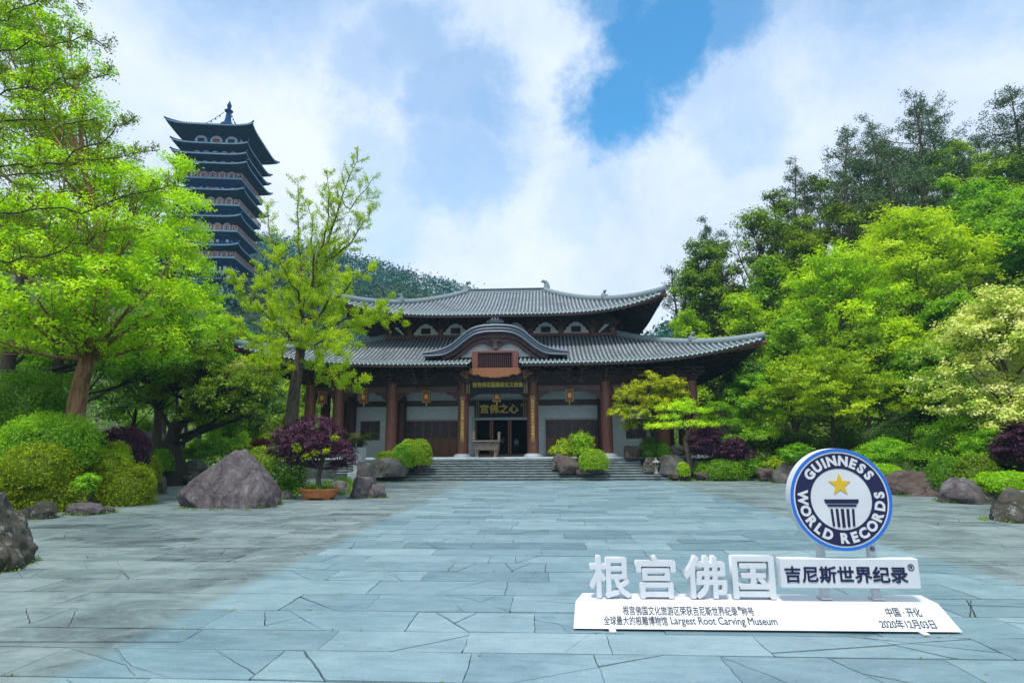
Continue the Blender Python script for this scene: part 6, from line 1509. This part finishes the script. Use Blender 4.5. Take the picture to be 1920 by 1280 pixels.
# bigger trees of the right garden
def place(u, vt, Y, base_off=0.0):
    p = at(u, vt, Y); z = tz(p.x, Y); return Vector((p.x, Y, z)), p.z - z
def rtree(label, u, vt, Y, wpx, mat, seed, name='broadleaf_tree', **k):
    b, h = place(u, vt, Y); R = wpx * mpp(Y) / 2
    print('TREE', label[:40], 'H %.1f R %.1f base %s' % (h, R, tuple(round(x, 1) for x in b)))
    return broadleaf(name, label, 'tree', seed, h, R, mat, loc=b, **k)
umb = lambda h: (1 - .75 * h ** 2) ** .8
rtree('broad golden-green umbrella-shaped tree behind the round sign', 1545, 668, 40.0, 320, 'yellow', 121, cb=.42, nl=26, ncl=26, nleaf=26, rcl=.26, size=.13, prof=umb, bark='bark_dark', tint=.42, flat=.4, lobe_r=.26)
rtree('bluish green rounded tree left of the golden-green umbrella tree', 1402, 690, 44.0, 115, 'green', 122, cb=.25, nl=14, ncl=26, nleaf=24, rcl=.22, size=.14, tint=.5)
rtree('cream-blossomed tree filling the right edge of the picture', 1862, 548, 30.0, 300, 'cream', 123, cb=.10, nl=34, ncl=34, nleaf=26, rcl=.22, size=.125, tint=.68, lobe_r=.30)
rtree('tall lime-green tree with a peaked crown, centre of the right slope', 1702, 396, 55.0, 250, 'lime', 124, nl=28, ncl=26, nleaf=26, rcl=.40, size=.22, tint=.72)
rtree('wide bright green tree with a visible forked trunk on the right slope', 1560, 468, 52.0, 250, 'lime', 125, nl=24, ncl=24, nleaf=24, rcl=.40, size=.21, tint=.55, wood_twigs=.6)
rtree('mid-green tree at the right of the peaked lime-green tree', 1845, 372, 58.0, 230, 'green', 126, nl=24, ncl=24, nleaf=26, rcl=.42, size=.23, tint=.66)
rtree('second mid-green tree cut off by the right edge of the picture', 1945, 420, 52.0, 180, 'green', 127, nl=20, ncl=24, nleaf=26, rcl=.42, size=.22, tint=.6)
rtree('small lime tree at the foot of the slope between the two roof corners', 1285, 570, 66.0, 110, 'lime', 128, nl=16, ncl=22, nleaf=22, rcl=.40, size=.24, tint=.45)
rtree('yellowish lime tree behind the lower roof corner', 1392, 540, 60.0, 150, 'lime', 129, nl=18, ncl=22, nleaf=22, rcl=.42, size=.23, tint=.38)
rtree('leafy green tree just behind the tip of the lower roof', 1470, 585, 50.0, 130, 'green', 130, nl=18, ncl=24, nleaf=24, rcl=.34, size=.19, tint=.7)
rtree('small lime-green tree in the gap left of the cream-blossomed tree', 1690, 605, 46.0, 150, 'lime', 131, nl=18, ncl=24, nleaf=24, rcl=.32, size=.18, tint=.42)
rtree('olive tree in front of the slope right of the forked tree', 1610, 620, 46.0, 130, 'olive', 132, nl=16, ncl=24, nleaf=24, rcl=.32, size=.18, tint=.62)
rtree('dark green tree in shade beside the right porch column', 1385, 650, 49.0, 90, 'dark', 133, nl=14, ncl=24, nleaf=24, rcl=.32, size=.19, tint=.6)
rtree('green tree in shade behind the cream-blossomed tree', 1780, 560, 44.0, 140, 'green', 134, nl=16, ncl=24, nleaf=24, rcl=.32, size=.18, tint=.4)
rtree('fresh green tree filling the gap between the umbrella tree and the cream-blossomed tree', 1735, 650, 40.0, 150, 'green', 186, nl=18, ncl=24, nleaf=24, rcl=.28, size=.16, tint=.5, cb=.08)
rtree('yellow-green tree high on the slope under the tallest pine', 1765, 272, 80.0, 120, 'lime', 135, nl=16, ncl=20, nleaf=20, rcl=.5, size=.30, tint=.35)
rtree('olive green tree high on the slope near the right edge', 1870, 300, 74.0, 170, 'olive', 136, nl=18, ncl=20, nleaf=22, rcl=.5, size=.29, tint=.6)
rtree('olive tree in the middle of the pine belt', 1640, 380, 74.0, 130, 'olive', 137, nl=16, ncl=20, nleaf=20, rcl=.5, size=.28, tint=.45)
rtree('olive tree under the left pines of the slope', 1500, 400, 72.0, 120, 'olive', 138, nl=16, ncl=20, nleaf=20, rcl=.5, size=.28, tint=.4)
for l, u, vt, Y, w, mt, sd, ti in [
 ('dark olive tree in the pine belt, left of the open-crowned middle pine', 1445, 345, 78, 110, 'olive', 171, .18), ('dark olive tree filling the pine belt under the open-crowned middle pine', 1535, 312, 82, 110, 'olive', 172, .2), ('grey-green tree behind the open-crowned middle pine', 1600, 285, 86, 110, 'pine', 173, .7),
 ('grey-green tree crowding the crest left of the tallest pine', 1660, 262, 86, 110, 'pine', 174, .75), ('olive tree on the crest below the tallest pine', 1715, 275, 82, 110, 'olive', 175, .5), ('dark olive tree above the wide forked lime tree', 1580, 372, 70, 120, 'olive', 176, .3), ('lime tree on the crest right of the tallest pine', 1790, 255, 84, 90, 'lime', 177, .35),
 ('olive tree on the crest under the bare-twigged pine', 1905, 262, 80, 130, 'olive', 178, .55), ('dark tree on the slope left of the dark forked evergreen', 1350, 430, 76, 100, 'olive', 179, .18), ('olive tree low on the slope above the lower roof corner', 1340, 498, 70, 110, 'olive', 180, .35), ('green tree on the slope behind the peaked lime-green tree', 1640, 440, 66, 120, 'olive', 181, .6), ('fresh green tree at the top right of the slope', 1830, 335, 68, 140, 'green', 182, .75), ('olive tree at the hill foot just beyond the upper roof tip', 1300, 500, 72, 100, 'olive', 183, .25), ('yellow-green tree on the slope under the dark forked evergreen', 1440, 470, 64, 130, 'lime', 184, .2), ('olive tree on the slope between the dark forked evergreen and the wide forked lime tree', 1500, 420, 68, 120, 'olive', 185, .55)]:
    rtree(l, u, vt, Y, w, mt, sd, nl=18, ncl=20, nleaf=20, rcl=.5, size=.27, tint=ti, cb=.15)
rtree('dark evergreen with a black forked trunk on the left shoulder of the slope', 1415, 375, 70.0, 200, 'olive', 139, cb=.14, nl=28, ncl=20, nleaf=20, rcl=.45, size=.26, tint=.42, bark='bark_dark', wood_twigs=.8)
rtree('dark evergreen at the left end of the slope above the upper roof tip', 1305, 432, 74.0, 120, 'olive', 140, cb=.10, nl=26, ncl=20, nleaf=20, rcl=.45, size=.26, tint=.32, bark='bark_dark')
PG = 'pines along the hill crest'
for i, (l, u, vt, Y, w, cb) in enumerate([
 ('low pine at the far left foot of the hill crest', 1275, 500, 80, 60, .3), ('second pine from the left on the hill crest', 1345, 395, 84, 70, .3), ('pine rising above the dark forked evergreen', 1462, 300, 86, 85, .35), ('tall open-crowned pine with a bare reddish trunk in the middle of the crest', 1545, 236, 80, 110, .5),
 ('pine just right of the open-crowned middle pine', 1625, 212, 84, 80, .4), ('tallest pine with a flat wide crown near the right of the crest', 1712, 168, 78, 120, .5), ('dense pine leaning beside the tallest pine', 1762, 188, 82, 90, .45), ('pine with bare twigs at the right edge of the crest', 1890, 172, 74, 120, .5), ('short pine between the tallest pine and the right edge', 1842, 235, 84, 70, .4),
 ('greyish pine lower in the belt behind the peaked lime tree', 1665, 275, 76, 100, .35), ('greyish pine lower in the belt left of the peaked lime tree', 1590, 320, 74, 90, .4), ('slim pine in front of the dark forked evergreen', 1500, 330, 82, 80, .4), ('grey-green pine under the tallest pine', 1720, 300, 72, 90, .35), ('pine cut by the right edge of the picture', 1960, 200, 72, 100, .5), ('small pine behind the yellow-green slope tree', 1810, 290, 78, 60, .35)]):
    b, h = place(u, vt, Y); print('PINE', l[:30], '%.1f' % h, tuple(round(x, 1) for x in b))
    pine('pine_tree', l, 300 + i, h, w * mpp(Y) / 2, b, cb, PG, 26, .55 if i not in (9, 10, 12) else .7, dens=.75)
# left slope behind the garden
for l, u, vt, Y, w, mt, sd, ti in [('pale green tree on the slope below the pagoda', 420, 560, 62, 110, 'lime', 151, .35), ('green tree on the slope left of the ginkgo', 450, 600, 56, 100, 'green', 152, .7), ('olive tree on the slope behind the dark evergreen', 390, 620, 55, 90, 'olive', 153, .6), ('green tree behind the ginkgo beside the hall', 505, 640, 60, 90, 'green', 154, .6),
   ('light green tree behind the left porch of the hall', 575, 660, 72, 100, 'lime', 155, .35), ('green tree on the slope hidden behind the lime-green tree', 330, 560, 58, 120, 'green', 156, .5)]:
    rtree(l, u, vt, Y, w, mt, sd, nl=16, ncl=20, nleaf=22, rcl=.42, size=.23, tint=ti)

# ------------------------------------------------------------------ masses nobody could count
def scatter(n, fx, g):
    X, Y = fx(g, n); return np.stack([X, Y, terrain(X, Y)], 1)
def mass(name, pts, g, per, rad, size, mat, tint, hmax):
    n = len(pts); off = g.normal(size=(n, per, 3)) * rad * np.array([1, 1, .55]); k = g.uniform(.2, 1, (n, 1)) * hmax
    P = pts[:, None] + off; P[:, :, 2] = np.maximum(P[:, :, 2] + k, pts[:, None, 2] + .02); P = P.reshape(-1, 3)
    T = np.clip(np.repeat(tint + g.normal(0, .18, n), per) + g.normal(0, .12, n * per), 0, 1)
    V, Fc = leaf_geo(P, g.normal(size=P.shape) * .7 + np.array([0, -.3, .8]), size * g.uniform(.6, 1.3, len(P)), .7, .12, g)
    return tag(np_mesh(name, V, Fc, LM[mat], tint=T), kind='stuff')
g = np.random.default_rng(21)
p = scatter(3400, lambda g, n: (g.uniform(15, 95, n), g.uniform(44, 118, n)), g); p = p[(p[:, 0] > lerp_tab(XR_TAB, p[:, 1]) + 1)]
mass('undergrowth', p, g, 22, .75, .34, 'olive', .45, 2.0)
p = scatter(1500, lambda g, n: (g.uniform(14, 60, n), g.uniform(22, 60, n)), g); p = p[(p[:, 0] > lerp_tab(XR_TAB, p[:, 1]) + .8)]
mass('undergrowth', p, g, 26, .45, .16, 'green', .3, .7)
p = scatter(2600, lambda g, n: (g.uniform(-95, -22, n), g.uniform(30, 125, n)), g); p = p[(p[:, 0] < lerp_tab(XL_TAB, p[:, 1]) - 2)]
mass('undergrowth', p, g, 22, .8, .34, 'green', .5, 2.0)
p = scatter(1100, lambda g, n: (g.uniform(-40, -10, n), g.uniform(11, 45, n)), g); p = p[(p[:, 0] < lerp_tab(XL_TAB, p[:, 1]) - .5)]
mass('undergrowth', p, g, 26, .35, .11, 'yellow', .3, .35)
p = scatter(420, lambda g, n: (g.uniform(-14.2, -8.4, n), g.uniform(28.2, 41, n)), g); p[:, 2] = .0; p = p[p[:, 0] < -14.6 + .46 * (41 - p[:, 1]) * .9 + 1.4]
mass('undergrowth', p, g, 20, .22, .10, 'green', .4, .22)
# the far wooded hill
p = scatter(5200, lambda g, n: (g.uniform(-330, 60, n), g.uniform(118, 285, n)), g)
mass('far_forest', p, g, 26, 1.9, 1.05, 'forest', .48, 7.0)
# fallen leaves on the slabs
P = np.stack([g.uniform(-9, 9, 90), g.uniform(5, 24, 90), np.full(90, .012)], 1); P = P[(P[:, 0] > lerp_tab(XL_TAB, P[:, 1]))]
V, Fc = leaf_geo(P, g.normal(size=P.shape) * .15 + np.array([0, 0, 1]), g.uniform(.025, .06, len(P)), .55, .1, g)
tag(np_mesh('fallen_leaves', V, Fc, M['terracotta']), kind='stuff')

# moss and grass at the feet of the rocks and in the slab joints
P = []
for x, y_, w, d in ROCK_FEET:
    k = int(14 + 16 * w); th = g.uniform(0, 2 * np.pi, k); rr = g.uniform(.86, 1.1, k)
    P.append(np.stack([x + np.cos(th) * w * rr, y_ + np.sin(th) * d * rr, np.full(k, .0)], 1))
P = np.concatenate(P); P[:, 2] = np.maximum(0, terrain(P[:, 0], P[:, 1]))
mass('moss_tufts', P, g, 12, .07, .06, 'olive', .3, .05)
jy_ = np.array([q for q in joints_at if q < 22]); k = 240
P = np.stack([g.uniform(-12, 10, k), g.choice(jy_, k), np.full(k, -.02)], 1); P = P[P[:, 0] > lerp_tab(XL_TAB, P[:, 1]) + .3]
mass('moss_tufts', P, g, 7, .02, .026, 'olive', .45, .022)
# ------------------------------------------------------------------ the air: far things fade to blue
hz = MB(); hz.box(-445, 440, -70, 432, -8, 135)
ho = hz.build('haze', None); tag(ho, kind='stuff')
hm = bpy.data.materials.new('haze_air'); hm.use_nodes = True
hn = hm.node_tree.nodes; hl = hm.node_tree.links
for n in list(hn): hn.remove(n)
hv = hn.new('ShaderNodeVolumePrincipled'); hv.inputs['Color'].default_value = (0.45, 0.75, 1.0, 1); hv.inputs['Density'].default_value = 0.0003; hv.inputs['Anisotropy'].default_value = 0.1
hout = hn.new('ShaderNodeOutputMaterial'); hl.new(hv.outputs[0], hout.inputs['Volume'])
ho.data.materials.append(hm)
hm.cycles.homogeneous_volume = True; hm.cycles.volume_sampling = 'DISTANCE'
scene.cycles.volume_bounces = 1; scene.cycles.volume_max_steps = 64; scene.cycles.volume_step_rate = 4.0
